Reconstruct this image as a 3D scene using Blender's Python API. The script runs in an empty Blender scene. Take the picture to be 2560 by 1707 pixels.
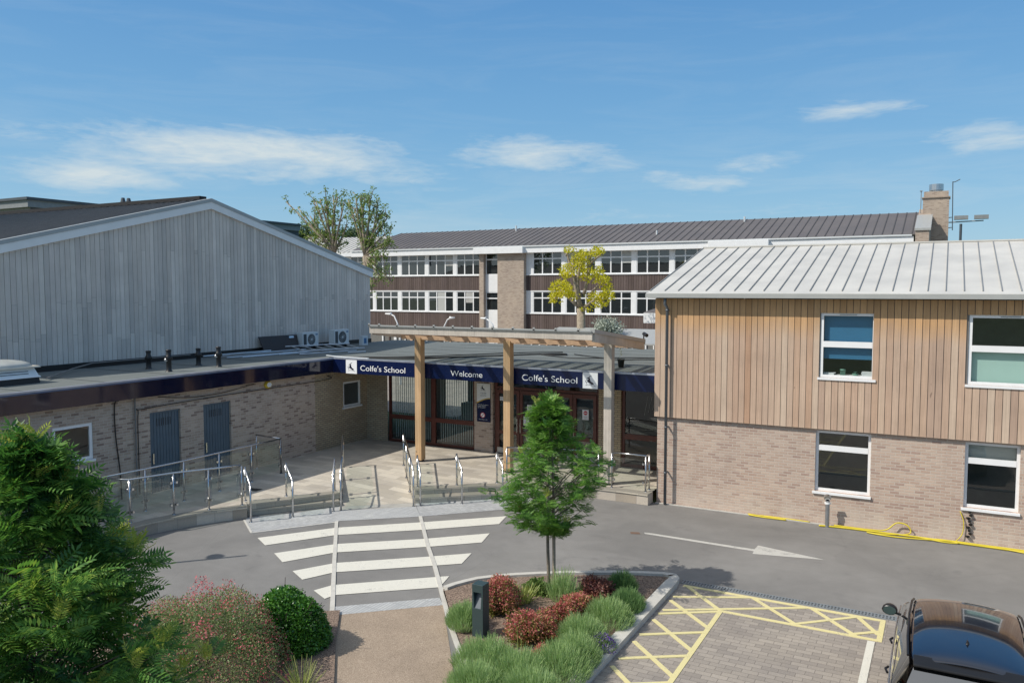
import bpy, bmesh, math, random
import numpy as np
from mathutils import Vector, Matrix
from mathutils.geometry import tessellate_polygon

random.seed(7); rng = np.random.default_rng(7)
R = math.radians
scn = bpy.context.scene
col = scn.collection

# ------------------------------------------------------------------ camera
cam = bpy.data.cameras.new("camera"); cam.lens = 28.3; cam.sensor_width = 36.0
cam.clip_start = 0.1; cam.clip_end = 3000
camo = bpy.data.objects.new("camera", cam); col.objects.link(camo)
camo.location = (0, 0, 6.1); camo.rotation_euler = (R(90 - 3.683), 0, R(28.4))
scn.camera = camo

# ------------------------------------------------------------------ sun and sky
SUN_EL, SUN_AZ = 45.0, 47.0          # light travels towards azimuth 47 deg from +X
sd = Vector((-math.cos(R(SUN_AZ)) * math.cos(R(SUN_EL)), -math.sin(R(SUN_AZ)) * math.cos(R(SUN_EL)), math.sin(R(SUN_EL))))
sun = bpy.data.lights.new("sun", 'SUN'); sun.energy = 4.35; sun.angle = R(0.53); sun.color = (1.0, 0.94, 0.85)
suno = bpy.data.objects.new("sun", sun); col.objects.link(suno)
suno.rotation_euler = (-sd).to_track_quat('-Z', 'Y').to_euler(); suno.location = (0, 0, 40)

w = bpy.data.worlds.new("World"); scn.world = w; w.use_nodes = True
nt = w.node_tree; nt.nodes.clear()
def nd(nt, t, **k):
    n = nt.nodes.new(t)
    for a, b in k.items(): setattr(n, a, b)
    return n
def mth(nt, op, a, b=None, c=None, clamp=False):
    n = nt.nodes.new('ShaderNodeMath'); n.operation = op; n.use_clamp = clamp
    for i, v in enumerate((a, b, c)):
        if v is None: continue
        if isinstance(v, (int, float)): n.inputs[i].default_value = v
        else: nt.links.new(v, n.inputs[i])
    return n.outputs[0]
def mixc(nt, f, a, b, mode='MIX'):
    n = nt.nodes.new('ShaderNodeMix'); n.data_type = 'RGBA'; n.blend_type = mode
    for s, v in ((n.inputs[0], f), (n.inputs[6], a), (n.inputs[7], b)):
        if isinstance(v, (int, float)): s.default_value = v
        elif isinstance(v, tuple): s.default_value = (*v[:3], 1)
        else: nt.links.new(v, s)
    return n.outputs[2]
def noise(nt, vec, scale, detail=3, rough=.5, dist=0):
    n = nt.nodes.new('ShaderNodeTexNoise'); n.inputs['Scale'].default_value = scale
    n.inputs['Detail'].default_value = detail; n.inputs['Roughness'].default_value = rough
    n.inputs['Distortion'].default_value = dist
    if vec is not None: nt.links.new(vec, n.inputs['Vector'])
    return n.outputs[0]
def maprange(nt, v, a, b, c=0, d=1, smooth=False):
    n = nt.nodes.new('ShaderNodeMapRange'); n.interpolation_type = 'SMOOTHSTEP' if smooth else 'LINEAR'
    nt.links.new(v, n.inputs[0])
    for i, x in zip((1, 2, 3, 4), (a, b, c, d)): n.inputs[i].default_value = x
    return n.outputs[0]
def vmap(nt, vec, scale=(1, 1, 1), loc=(0, 0, 0), rot=(0, 0, 0)):
    n = nt.nodes.new('ShaderNodeMapping'); nt.links.new(vec, n.inputs[0])
    n.inputs[1].default_value = loc; n.inputs[2].default_value = rot; n.inputs[3].default_value = scale
    return n.outputs[0]

sky = nd(nt, 'ShaderNodeTexSky', sky_type='NISHITA'); sky.sun_disc = False
sky.sun_elevation = R(SUN_EL); sky.sun_rotation = math.atan2(sd.x, sd.y); sky.altitude = 50; sky.air_density = 1.0
sky.dust_density = 0.6; sky.ozone_density = 1.6
tc = nd(nt, 'ShaderNodeTexCoord')
sep = nd(nt, 'ShaderNodeSeparateXYZ'); nt.links.new(tc.outputs['Generated'], sep.inputs[0])
az = mth(nt, 'ARCTAN2', sep.outputs[0], sep.outputs[1])       # compass angle from +Y towards +X
el = mth(nt, 'ARCSINE', sep.outputs[2])
cv = nd(nt, 'ShaderNodeCombineXYZ'); nt.links.new(az, cv.inputs[0]); nt.links.new(el, cv.inputs[1])
warp = noise(nt, vmap(nt, cv.outputs[0], (5, 16, 1)), 1.0, 4, .6)
warp2 = noise(nt, vmap(nt, cv.outputs[0], (5, 16, 1), (7, 3, 0)), 1.0, 4, .6)
azw = mth(nt, 'ADD', az, mth(nt, 'MULTIPLY', mth(nt, 'SUBTRACT', warp, .5), .16))
elw = mth(nt, 'ADD', el, mth(nt, 'MULTIPLY', mth(nt, 'SUBTRACT', warp2, .5), .045))
fib = noise(nt, vmap(nt, cv.outputs[0], (9, 42, 1), (1, 2, 0), (0, 0, R(9))), 1.0, 6, .62, .6)
CLOUDS = [(-0.8177, 0.1562, 0.1520, 0.0259, 0.95), (-0.7640, 0.1519, 0.1413, 0.0173, 0.90), (-0.9642, 0.1271, 0.0771, 0.0153, 0.85), (-0.8904, 0.1695, 0.1452, 0.0194, 0.40), (-1.0343, 0.1638, 0.0675, 0.0113, 0.35), (-0.6803, 0.1398, 0.1110, 0.0121, 0.50), (-0.6562, 0.1671, 0.0578, 0.0185, 0.35), (-0.4711, 0.1645, 0.0830, 0.0197, 0.75), (-0.3978, 0.1567, 0.0723, 0.0122, 0.45), (-0.4957, 0.1669, 0.0441, 0.0141, 0.40), (-0.3205, 0.1363, 0.0566, 0.0103, 0.55), (-0.2500, 0.1320, 0.0636, 0.0111, 0.60), (-0.2001, 0.1462, 0.0573, 0.0100, 0.40), (-0.1227, 0.1991, 0.0417, 0.0112, 0.60), (-0.0771, 0.2018, 0.0479, 0.0076, 0.55), (0.0432, 0.1578, 0.0591, 0.0138, 0.65), (-0.0126, 0.1606, 0.0413, 0.0083, 0.35), (-0.5840, 0.1188, 0.1474, 0.0076, 0.22), (-0.1330, 0.0935, 0.1603, 0.0100, 0.25), (-0.3876, 0.0898, 0.2331, 0.0116, 0.25)]
tot = None
for ca, ce, ra, re, st in CLOUDS:
    dx = mth(nt, 'DIVIDE', mth(nt, 'SUBTRACT', azw, ca), ra); dy = mth(nt, 'DIVIDE', mth(nt, 'SUBTRACT', elw, ce), re)
    rr = mth(nt, 'ADD', mth(nt, 'MULTIPLY', dx, dx), mth(nt, 'MULTIPLY', dy, dy))
    g = mth(nt, 'MULTIPLY', mth(nt, 'EXPONENT', mth(nt, 'MULTIPLY', rr, -.8)), st * 1.1)
    tot = g if tot is None else mth(nt, 'MAXIMUM', tot, g)
fib2 = noise(nt, vmap(nt, cv.outputs[0], (34, 150, 1), (3, 5, 0), (0, 0, R(-7))), 1.0, 6, .6, 1.2)
q = mth(nt, 'ADD', tot, mth(nt, 'ADD', mth(nt, 'MULTIPLY', mth(nt, 'SUBTRACT', fib, .5), 1.5), mth(nt, 'MULTIPLY', mth(nt, 'SUBTRACT', fib2, .5), .55)))
dens = mth(nt, 'MULTIPLY', maprange(nt, q, .22, 1.12, 0, .92), maprange(nt, tot, .05, .35, 0, 1, True), clamp=True)
wis = mth(nt, 'MULTIPLY', maprange(nt, noise(nt, vmap(nt, cv.outputs[0], (4, 30, 1), (4, 1, 0), (0, 0, R(5))), 1.0, 6, .65, .8), .46, .8, 0, .42), maprange(nt, el, .02, .2, 1, .25))
dens = mth(nt, 'MAXIMUM', dens, wis)
gr = nd(nt, 'ShaderNodeValToRGB'); nt.links.new(mth(nt, 'DIVIDE', el, 1.5708, clamp=True), gr.inputs[0])
ge = gr.color_ramp.elements; ge[0].position = 0; ge[0].color = (.36, .60, .76, 1); ge[1].position = 1; ge[1].color = (.04, .16, .42, 1)
for p_, c_ in ((.035, (.31, .56, .76)), (.075, (.235, .50, .75)), (.13, (.165, .42, .72)), (.22, (.105, .325, .66)), (.45, (.06, .23, .54))): q_ = ge.new(p_); q_.color = (*c_, 1)
grad = mixc(nt, 1.0, gr.outputs[0], (9.0, 9.0, 9.0), 'MULTIPLY')
cc = mixc(nt, dens, mixc(nt, .78, sky.outputs[0], grad), (6.0, 6.7, 6.9))
# whitening overhead and glow round the sun, added out of view as fill light
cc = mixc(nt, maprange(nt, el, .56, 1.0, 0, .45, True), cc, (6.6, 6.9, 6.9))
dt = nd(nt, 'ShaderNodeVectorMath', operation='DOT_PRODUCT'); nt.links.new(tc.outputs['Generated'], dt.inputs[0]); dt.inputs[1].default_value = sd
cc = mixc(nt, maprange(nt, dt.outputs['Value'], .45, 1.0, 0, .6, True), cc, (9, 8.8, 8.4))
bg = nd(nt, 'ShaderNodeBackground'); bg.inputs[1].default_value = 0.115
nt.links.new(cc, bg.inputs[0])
wo = nd(nt, 'ShaderNodeOutputWorld'); nt.links.new(bg.outputs[0], wo.inputs[0])

scn.view_settings.view_transform = 'Standard'; scn.view_settings.look = 'None'
scn.view_settings.exposure = -0.06; scn.view_settings.gamma = 1.0
scn.cycles.max_bounces = 8; scn.cycles.transparent_max_bounces = 24; scn.cycles.sample_clamp_indirect = 6

# ------------------------------------------------------------------ materials
MATS = {}
def newmat(name):
    m = bpy.data.materials.new(name); m.use_nodes = True; MATS[name] = m
    nt = m.node_tree; b = nt.nodes['Principled BSDF']
    return m, nt, b
def objc(nt):
    return nt.nodes.new('ShaderNodeTexCoord').outputs['Object']
def setc(nt, sock, v):
    if isinstance(v, tuple): sock.default_value = (*v[:3], 1)
    else: nt.links.new(v, sock)
def bump(nt, b, h, strength=.3, dist=.01):
    n = nt.nodes.new('ShaderNodeBump'); n.inputs['Strength'].default_value = strength; n.inputs['Distance'].default_value = dist
    nt.links.new(h, n.inputs['Height']); nt.links.new(n.outputs[0], b.inputs['Normal'])
def plain(name, c, rough=.6, metal=0, var=.12, scale=3, coat=0, spec=.5, fine=0):
    """colour with soft mottling so that no surface is perfectly flat"""
    m, nt, b = newmat(name)
    oc = objc(nt); n = noise(nt, oc, scale, 5, .6)
    lo = tuple(x * (1 - var) for x in c); hi = tuple(min(1, x * (1 + var)) for x in c)
    colr = mixc(nt, maprange(nt, n, .3, .7), lo, hi)
    if fine:
        n2 = noise(nt, oc, scale * 30, 2, .5)
        colr = mixc(nt, maprange(nt, n2, .3, .7, 0, 1), mixc(nt, 1.0, colr, (1 - fine,) * 3, 'MULTIPLY'), colr)
    setc(nt, b.inputs['Base Color'], colr); b.inputs['Roughness'].default_value = rough; b.inputs['Metallic'].default_value = metal
    b.inputs['Specular IOR Level'].default_value = spec
    if coat: b.inputs['Coat Weight'].default_value = coat; b.inputs['Coat Roughness'].default_value = .03
    nt.links.new(maprange(nt, n, .2, .8, max(0, rough - .06), min(1, rough + .08)), b.inputs['Roughness'])
    return m
def brickmat(name, c1, c2, mort, bw=.225, rh=.075, ms=.009, horizontal=False, bias=0, dark=None, off=.5, bumpd=.006, rough=.9, sq=1.0):
    m, nt, b = newmat(name)
    oc = objc(nt); s = nd(nt, 'ShaderNodeSeparateXYZ'); nt.links.new(oc, s.inputs[0])
    c = nd(nt, 'ShaderNodeCombineXYZ')
    if horizontal:
        nt.links.new(s.outputs[0], c.inputs[0]); nt.links.new(s.outputs[1], c.inputs[1])
    else:
        nt.links.new(mth(nt, 'ADD', s.outputs[0], s.outputs[1]), c.inputs[0]); nt.links.new(s.outputs[2], c.inputs[1])
    t = nd(nt, 'ShaderNodeTexBrick'); nt.links.new(c.outputs[0], t.inputs['Vector'])
    t.offset = off; t.inputs['Scale'].default_value = 1; t.inputs['Mortar Size'].default_value = ms
    t.inputs['Mortar Smooth'].default_value = .3; t.inputs['Bias'].default_value = bias
    t.inputs['Brick Width'].default_value = bw; t.inputs['Row Height'].default_value = rh
    t.inputs['Color1'].default_value = (0, 0, 0, 1); t.inputs['Color2'].default_value = (1, 1, 1, 1); t.inputs['Mortar'].default_value = (.5, .5, .5, 1)
    r = nd(nt, 'ShaderNodeValToRGB'); e = r.color_ramp.elements
    e[0].position = 0; e[0].color = (*c1, 1); e[1].position = 1; e[1].color = (*c2, 1)
    if dark:
        q = e.new(.12); q.color = (*dark, 1); e[0].color = (*dark, 1); q2 = e.new(.2); q2.color = (*c1, 1)
    nt.links.new(t.outputs['Color'], r.inputs[0])
    big = noise(nt, oc, .7, 4, .6); small = noise(nt, oc, 45, 2, .5)
    cb = mixc(nt, 1.0, r.outputs[0], mixc(nt, maprange(nt, big, .3, .7), (.86, .86, .88), (1.08, 1.07, 1.04)), 'MULTIPLY')
    cb = mixc(nt, 1.0, cb, mixc(nt, maprange(nt, small, .3, .7), (.9, .9, .9), (1.08, 1.08, 1.08)), 'MULTIPLY')
    fin = mixc(nt, t.outputs['Fac'], cb, mort)
    if not horizontal and rh < .1:
        st1 = noise(nt, vmap(nt, oc, (1.6, 1.6, .45)), 1, 5, .65)
        low = mth(nt, 'MULTIPLY', maprange(nt, mth(nt, 'ADD', s.outputs[2], mth(nt, 'MULTIPLY', st1, -.5)), -.15, .38, .55, 0, True), maprange(nt, st1, .35, .6))
        fin = mixc(nt, low, fin, tuple(min(1, x * 1.18) for x in mort))
        fin = mixc(nt, maprange(nt, st1, .56, .74, 0, .28), fin, tuple(x * .62 for x in c1))
    setc(nt, b.inputs['Base Color'], fin); b.inputs['Roughness'].default_value = rough
    bump(nt, b, mth(nt, 'SUBTRACT', mth(nt, 'MULTIPLY', small, .3), t.outputs['Fac']), .6, bumpd)
    return m
def boardmat(name, cols, grain=.25, rough=.8, topwarm=None, bigvar=.12):
    """per-board colour (each board is its own island), vertical grain, optional warmer unweathered zone above a height"""
    m, nt, b = newmat(name); oc = objc(nt)
    g = nt.nodes.new('ShaderNodeNewGeometry')
    r = nd(nt, 'ShaderNodeValToRGB'); e = r.color_ramp.elements
    e[0].color = (*cols[0], 1); e[1].color = (*cols[-1], 1); e[0].position = 0; e[1].position = 1
    for i, c in enumerate(cols[1:-1]): q = e.new((i + 1) / (len(cols) - 1)); q.color = (*c, 1)
    nt.links.new(g.outputs['Random Per Island'], r.inputs[0])
    n = noise(nt, vmap(nt, oc, (55, 55, 1.3)), 1, 4, .6, .4); n2 = noise(nt, oc, 1.1, 4, .6)
    knots = noise(nt, vmap(nt, oc, (7, 7, 2.2)), 1, 2, .5)
    c = r.outputs[0]
    if topwarm:
        z0, z1, wc = topwarm
        s = nd(nt, 'ShaderNodeSeparateXYZ'); nt.links.new(oc, s.inputs[0])
        f = mth(nt, 'MULTIPLY', maprange(nt, mth(nt, 'ADD', s.outputs[2], mth(nt, 'MULTIPLY', n2, .6)), z0, z1, 0, 1, True), .75)
        c = mixc(nt, f, c, mixc(nt, g.outputs['Random Per Island'], tuple(x * .8 for x in wc), tuple(x * 1.1 for x in wc)))
    c = mixc(nt, 1.0, c, mixc(nt, maprange(nt, n, .3, .7), (1 - grain,) * 3, (1 + grain * .5,) * 3), 'MULTIPLY')
    c = mixc(nt, 1.0, c, mixc(nt, maprange(nt, n2, .3, .7), (1 - bigvar,) * 3, (1 + bigvar * .6,) * 3), 'MULTIPLY')
    c = mixc(nt, maprange(nt, knots, .76, .8, 0, .6), c, (.1, .07, .05))
    setc(nt, b.inputs['Base Color'], c); b.inputs['Roughness'].default_value = rough
    bump(nt, b, n, .25, .003)
    return m
def leafmat(name, cols, trans=.3, rough=.5, clump=.25, cscale=2.5, spec=.4):
    m, nt, b = newmat(name); oc = objc(nt)
    g = nt.nodes.new('ShaderNodeNewGeometry'); r = nd(nt, 'ShaderNodeValToRGB'); e = r.color_ramp.elements
    e[0].color = (*cols[0], 1); e[1].color = (*cols[-1], 1); e[0].position = 0; e[1].position = 1
    for i, c in enumerate(cols[1:-1]): q = e.new((i + 1) / (len(cols) - 1)); q.color = (*c, 1)
    n = noise(nt, oc, cscale, 3, .6)
    f = mth(nt, 'ADD', mth(nt, 'MULTIPLY', g.outputs['Random Per Island'], .65), maprange(nt, n, .3, .7, -.15, .5), clamp=True)
    nt.links.new(f, r.inputs[0])
    setc(nt, b.inputs['Base Color'], r.outputs[0]); b.inputs['Roughness'].default_value = rough; b.inputs['Specular IOR Level'].default_value = spec
    tr = nd(nt, 'ShaderNodeBsdfTranslucent'); hs = nd(nt, 'ShaderNodeHueSaturation'); hs.inputs['Value'].default_value = 1.3; hs.inputs['Saturation'].default_value = 1.1
    nt.links.new(r.outputs[0], hs.inputs['Color']); nt.links.new(hs.outputs[0], tr.inputs[0])
    mx = nd(nt, 'ShaderNodeMixShader'); mx.inputs[0].default_value = trans
    nt.links.new(b.outputs[0], mx.inputs[1]); nt.links.new(tr.outputs[0], mx.inputs[2])
    nt.links.new(mx.outputs[0], nt.nodes['Material Output'].inputs[0])
    return m
def glassmat(name, tint=(.8, .9, .88), refl=.06, alpha=.85, rough=.01):
    m, nt, b = newmat(name); nt.nodes.remove(b)
    t = nd(nt, 'ShaderNodeBsdfTransparent'); t.inputs[0].default_value = (*tint, 1)
    gl = nd(nt, 'ShaderNodeBsdfGlossy'); gl.inputs[0].default_value = (1, 1, 1, 1); gl.inputs['Roughness'].default_value = rough
    fr = nd(nt, 'ShaderNodeLayerWeight'); fr.inputs[0].default_value = .5
    f = mth(nt, 'ADD', mth(nt, 'MULTIPLY', mth(nt, 'POWER', fr.outputs['Facing'], 4.5), .9), .045 + refl, clamp=True)
    mx = nd(nt, 'ShaderNodeMixShader'); nt.links.new(f, mx.inputs[0]); nt.links.new(t.outputs[0], mx.inputs[1]); nt.links.new(gl.outputs[0], mx.inputs[2])
    nt.links.new(mx.outputs[0], nt.nodes['Material Output'].inputs[0])
    oc = objc(nt); n = noise(nt, oc, .9, 2, .5)
    bp = nd(nt, 'ShaderNodeBump'); bp.inputs['Strength'].default_value = .05; bp.inputs['Distance'].default_value = .03
    nt.links.new(n, bp.inputs['Height']); nt.links.new(bp.outputs[0], gl.inputs['Normal'])
    return m

def asphalt():
    m, nt, b = newmat('asphalt'); oc = objc(nt)
    big = noise(nt, oc, .22, 5, .6, .5); mid = noise(nt, oc, 2.2, 4, .6); fine = noise(nt, oc, 70, 2, .6)
    c = mixc(nt, maprange(nt, big, .3, .7), (.165, .160, .152), (.245, .237, .224))
    c = mixc(nt, 1.0, c, mixc(nt, maprange(nt, mid, .3, .7), (.93, .93, .93), (1.05, 1.05, 1.05)), 'MULTIPLY')
    c = mixc(nt, 1.0, c, mixc(nt, maprange(nt, fine, .3, .7), (.80, .80, .80), (1.16, 1.16, 1.16)), 'MULTIPLY')
    stain = noise(nt, oc, .8, 6, .7, 1.2)
    c = mixc(nt, maprange(nt, stain, .58, .70, 0, .38), c, (.12, .118, .115))
    cr = nd(nt, 'ShaderNodeTexVoronoi', feature='DISTANCE_TO_EDGE'); cr.inputs['Scale'].default_value = .16
    wv = mixc(nt, .9, oc, nd(nt, 'ShaderNodeTexNoise').outputs['Color'], 'ADD')
    nt.links.new(wv, cr.inputs['Vector'])
    c = mixc(nt, maprange(nt, cr.outputs['Distance'], .0, .0035, .14, 0), c, (.10, .10, .10))
    pt = noise(nt, oc, .35, 2, .4, .3); c = mixc(nt, maprange(nt, pt, .585, .60, 0, .16), c, (.12, .118, .115))
    sp = nd(nt, 'ShaderNodeTexVoronoi', feature='F1'); sp.inputs['Scale'].default_value = 1.3; nt.links.new(oc, sp.inputs['Vector'])
    c = mixc(nt, maprange(nt, sp.outputs['Distance'], .02, .05, .45, 0), c, (.07, .068, .066))
    track = noise(nt, vmap(nt, oc, (.16, 1.6, 1)), 1, 4, .6, .4); c = mixc(nt, maprange(nt, track, .55, .75, 0, .18), c, (.30, .29, .275))
    setc(nt, b.inputs['Base Color'], c); b.inputs['Roughness'].default_value = .88
    bump(nt, b, fine, .35, .004)
asphalt()
def gritty(name, a, bcol, scale, rough=.9, scale2=1.2, bumps=.4):
    m, nt, b = newmat(name); oc = objc(nt)
    n = noise(nt, oc, scale, 2, .6); big = noise(nt, oc, scale2, 4, .6)
    c = mixc(nt, maprange(nt, n, .35, .65), a, bcol)
    c = mixc(nt, 1.0, c, mixc(nt, maprange(nt, big, .3, .7), (.86, .86, .86), (1.1, 1.1, 1.1)), 'MULTIPLY')
    setc(nt, b.inputs['Base Color'], c); b.inputs['Roughness'].default_value = rough
    bump(nt, b, n, bumps, .006)
gritty('resin_gravel', (.20, .145, .10), (.46, .37, .28), 95)
gritty('mulch', (.07, .045, .032), (.34, .25, .19), 38, bumps=1.0)
gritty('gravel_strip', (.25, .2, .17), (.55, .48, .42), 60)
gritty('grass_ground', (.05, .08, .03), (.10, .14, .05), 20)
gritty('roof_felt', (.125, .14, .135), (.165, .18, .17), 30, scale2=.5, bumps=.2)
def paint(name, c, thin=.18):
    m, nt, b = newmat(name); oc = objc(nt)
    fine = noise(nt, oc, 60, 2, .7); big = noise(nt, oc, 3, 5, .7)
    f = mth(nt, 'ADD', mth(nt, 'MULTIPLY', fine, .6), mth(nt, 'MULTIPLY', big, .6))
    cc = mixc(nt, maprange(nt, f, .64, .82, 0, thin * 3.6), c, (.2, .195, .19))
    cc = mixc(nt, 1.0, cc, mixc(nt, maprange(nt, big, .3, .7), (.9, .9, .9), (1.05, 1.05, 1.05)), 'MULTIPLY')
    setc(nt, b.inputs['Base Color'], cc); b.inputs['Roughness'].default_value = .75
paint('road_white', (.68, .66, .58), .2); paint('road_white_worn', (.52, .51, .47), .45); paint('road_yellow', (.70, .62, .31), .25)
brickmat('buff_brick', (.44, .315, .25), (.53, .41, .33), (.50, .44, .37), dark=(.385, .27, .22))
brickmat('grey_brick', (.42, .32, .25), (.53, .42, .34), (.50, .43, .36), dark=(.28, .20, .16))
brickmat('yellow_brick', (.40, .31, .20), (.50, .41, .27), (.20, .17, .14), bw=.225, ms=.012)
brickmat('far_brick', (.36, .285, .225), (.44, .355, .285), (.42, .37, .31), dark=(.30, .225, .18))
brickmat('block_paving', (.27, .24, .21), (.36, .32, .275), (.17, .15, .13), bw=.26, rh=.13, ms=.005, horizontal=True, bumpd=.004)
brickmat('sandstone_paving', (.40, .36, .30), (.56, .51, .43), (.30, .28, .25), bw=.75, rh=.30, ms=.006, horizontal=True, off=.5, bumpd=.003, rough=.8)
brickmat('sandstone_wall', (.36, .31, .25), (.58, .52, .44), (.25, .23, .21), bw=.62, rh=.42, ms=.006, off=.5, bumpd=.003, rough=.8)
brickmat('step_stone', (.42, .38, .31), (.60, .54, .44), (.26, .24, .2), bw=.7, rh=.16, ms=.006, off=.4, bumpd=.003, rough=.8)
brickmat('granite_setts', (.36, .37, .37), (.46, .47, .47), (.30, .30, .30), bw=.1, rh=.1, ms=.006, horizontal=True, off=0, bumpd=.004)
brickmat('tactile_paving', (.40, .41, .41), (.48, .49, .485), (.33, .335, .335), bw=.07, rh=.4, ms=.012, horizontal=True, off=0, bumpd=.006)
boardmat('cedar', [(.44, .27, .175), (.54, .39, .285), (.47, .32, .23), (.58, .45, .34), (.41, .285, .215), (.56, .41, .30), (.49, .35, .26)], topwarm=(5.0, 5.7, (.56, .32, .13)), grain=.16)
boardmat('silver_boards', [(.56, .50, .45), (.72, .65, .58), (.62, .55, .49), (.76, .68, .61), (.55, .50, .455), (.68, .60, .54)], grain=.14, bigvar=.1)
boardmat('dark_boards', [(.075, .052, .045), (.12, .088, .076), (.095, .068, .062), (.135, .10, .09)], grain=.15)
boardmat('post_timber', [(.52, .33, .17), (.58, .39, .22)], grain=.25)
boardmat('weathered_timber', [(.50, .45, .385), (.56, .50, .43)], grain=.15, bigvar=.25)
plain('rafter_timber', (.56, .37, .24), .7, var=.2, scale=6)
plain('zinc_pale', (.53, .515, .475), .5, .0, var=.10, scale=.9)
plain('felt_lap', (.075, .085, .082), .9); plain('zinc_seam', (.27, .27, .26), .5, var=.05)
plain('gutter_grey', (.36, .365, .35), .45, var=.05)
plain('soffit_dark', (.16, .15, .14), .7)
plain('pipe_grey', (.13, .145, .16), .4, .3)
plain('roof_dark', (.125, .112, .108), .6, var=.1, scale=.6)
plain('roof_dark_seam', (.07, .064, .062), .6)
plain('hall_roof', (.022, .022, .024), .9, var=.2, scale=2)
plain('hall_roof_seam', (.20, .19, .18), .7)
plain('verge_grey', (.78, .78, .77), .6, var=.04)
plain('verge_flash', (.36, .38, .38), .5, var=.05)
plain('white_upvc', (.80, .80, .80), .35, var=.03)
plain('white_paint', (.76, .77, .77), .5, var=.04)
plain('cream', (.58, .53, .44), .8)
plain('navy', (.005, .012, .055), .22, var=.05, spec=.4, coat=.15)
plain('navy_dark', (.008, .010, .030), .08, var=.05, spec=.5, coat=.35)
plain('trim_blue', (.09, .13, .22), .4, .4)
plain('trim_silver', (.42, .44, .50), .35, .5)
plain('mahogany', (.105, .030, .020), .4, var=.25, scale=5)
plain('dark_frame', (.03, .018, .014), .5)
plain('steel', (.58, .58, .58), .22, 1.0, var=.04)
plain('steel_dull', (.40, .41, .42), .38, .8)
plain('steel_door', (.085, .125, .16), .5, var=.12, scale=2)
plain('black_plastic', (.012, .012, .013), .45)
plain('cable_black', (.01, .01, .01), .6)
plain('letter_white', (.85, .85, .85), .5, var=.01)
plain('sign_white', (.74, .75, .74), .5, var=.03)
plain('sign_gold', (.52, .36, .06), .4)
plain('sign_red', (.50, .03, .05), .5)
plain('etched', (.32, .34, .34), .6)
plain('concrete_kerb', (.40, .385, .35), .85, var=.15, scale=4, fine=.15)
plain('kerb_pale', (.56, .54, .49), .85, var=.1, scale=4, fine=.15)
plain('drain_steel', (.24, .27, .29), .5, .3)
plain('rust', (.16, .10, .07), .8); plain('drain_dark', (.03, .03, .03), .7)
plain('bollard_green', (.035, .06, .062), .4, var=.06)
plain('hose_yellow', (.62, .50, .03), .45)
plain('car_paint', (.006, .008, .016), .10, .0, var=.02, coat=1.0, spec=.8)
plain('car_black', (.008, .008, .009), .35)
plain('car_trim', (.35, .35, .36), .25, .8)
plain('tail_red', (.25, .01, .01), .15, coat=1)
plain('tyre', (.02, .02, .02), .85)
plain('mirror_glass', (.02, .05, .05), .05, spec=1)
plain('ac_white', (.62, .65, .66), .45, var=.03)
plain('ac_dark', (.05, .06, .07), .5)
plain('ac_blue', (.05, .16, .32), .5)
plain('board_dark', (.035, .028, .028), .6)
plain('galv', (.60, .62, .64), .35, .6)
plain('blind_blue', (.03, .165, .33), .7, var=.02)
plain('blind_aqua', (.46, .64, .59), .7, var=.02)
plain('blind_grey', (.42, .43, .41), .7, var=.02)
plain('strip_blind', (.50, .54, .52), .7)
plain('interior', (.16, .16, .15), .9)
plain('interior_pale', (.40, .40, .38), .9)
plain('paper', (.72, .72, .74), .8)
plain('green_pot', (.16, .32, .25), .5)
plain('alarm_yellow', (.60, .42, .04), .4)
plain('bark_grey', (.20, .17, .135), .9, var=.3, scale=12)
plain('bark_pale', (.30, .25, .19), .9, var=.3, scale=9)
plain('bark_dark', (.07, .05, .04), .9, var=.3, scale=12)
plain('stake_wood', (.30, .25, .19), .8, var=.2, scale=10)
plain('far_grey', (.22, .235, .24), .6)
plain('far_slate', (.06, .075, .09), .6)
plain('far_mesh', (.30, .29, .27), .7)
plain('skylight_dome', (.42, .43, .40), .35)
plain('terracotta', (.03, .034, .034), .6)
plain('chimney_steel', (.50, .52, .54), .28, .9)
glassmat('glass', (.72, .80, .78), .02); glassmat('window_glass', (.86, .90, .88), .03); glassmat('far_glass', (.36, .40, .42), .06)
glassmat('balustrade_glass', (.88, .94, .91), .015); glassmat('canopy_glass', (.80, .84, .84), .10)
glassmat('car_glass', (.03, .035, .04), .25)
leafmat('rowan_leaf', [(.05, .13, .028), (.09, .21, .04), (.15, .31, .055), (.27, .43, .09)], .35, .5, cscale=2.2)
leafmat('rowan_big', [(.028, .085, .026), (.055, .15, .035), (.10, .23, .05), (.18, .34, .07), (.34, .45, .09)], .35, .45, cscale=1.6)
leafmat('young_leaf', [(.20, .30, .05), (.38, .44, .09), (.50, .50, .14)], .4, .5)
leafmat('pollard_leaf', [(.10, .16, .04), (.19, .27, .07), (.32, .40, .11)], .35)
leafmat('robinia_leaf', [(.34, .35, .02), (.55, .52, .03), (.70, .62, .05)], .4)
leafmat('silver_leaf', [(.22, .26, .21), (.36, .40, .33), (.48, .52, .44)], .2)
leafmat('far_leaf', [(.07, .11, .055), (.12, .17, .08)], .2)
leafmat('laurel_leaf', [(.035, .11, .018), (.07, .20, .03), (.14, .32, .05)], .2, .28, spec=.6)
leafmat('salvia_leaf', [(.13, .18, .07), (.21, .28, .11), (.30, .37, .16)], .3)
leafmat('salvia_flower', [(.48, .08, .11), (.62, .17, .19), (.58, .26, .24)], .3)
leafmat('yellow_flower', [(.65, .48, .02), (.80, .66, .03)], .3)
leafmat('nandina_red', [(.36, .08, .08), (.54, .16, .15), (.60, .26, .20), (.46, .30, .12)], .3)
leafmat('nandina_green', [(.08, .12, .03), (.20, .21, .05), (.36, .25, .08)], .3)
leafmat('dark_red_leaf', [(.08, .025, .028), (.16, .06, .05), (.22, .10, .06)], .2)
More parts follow.
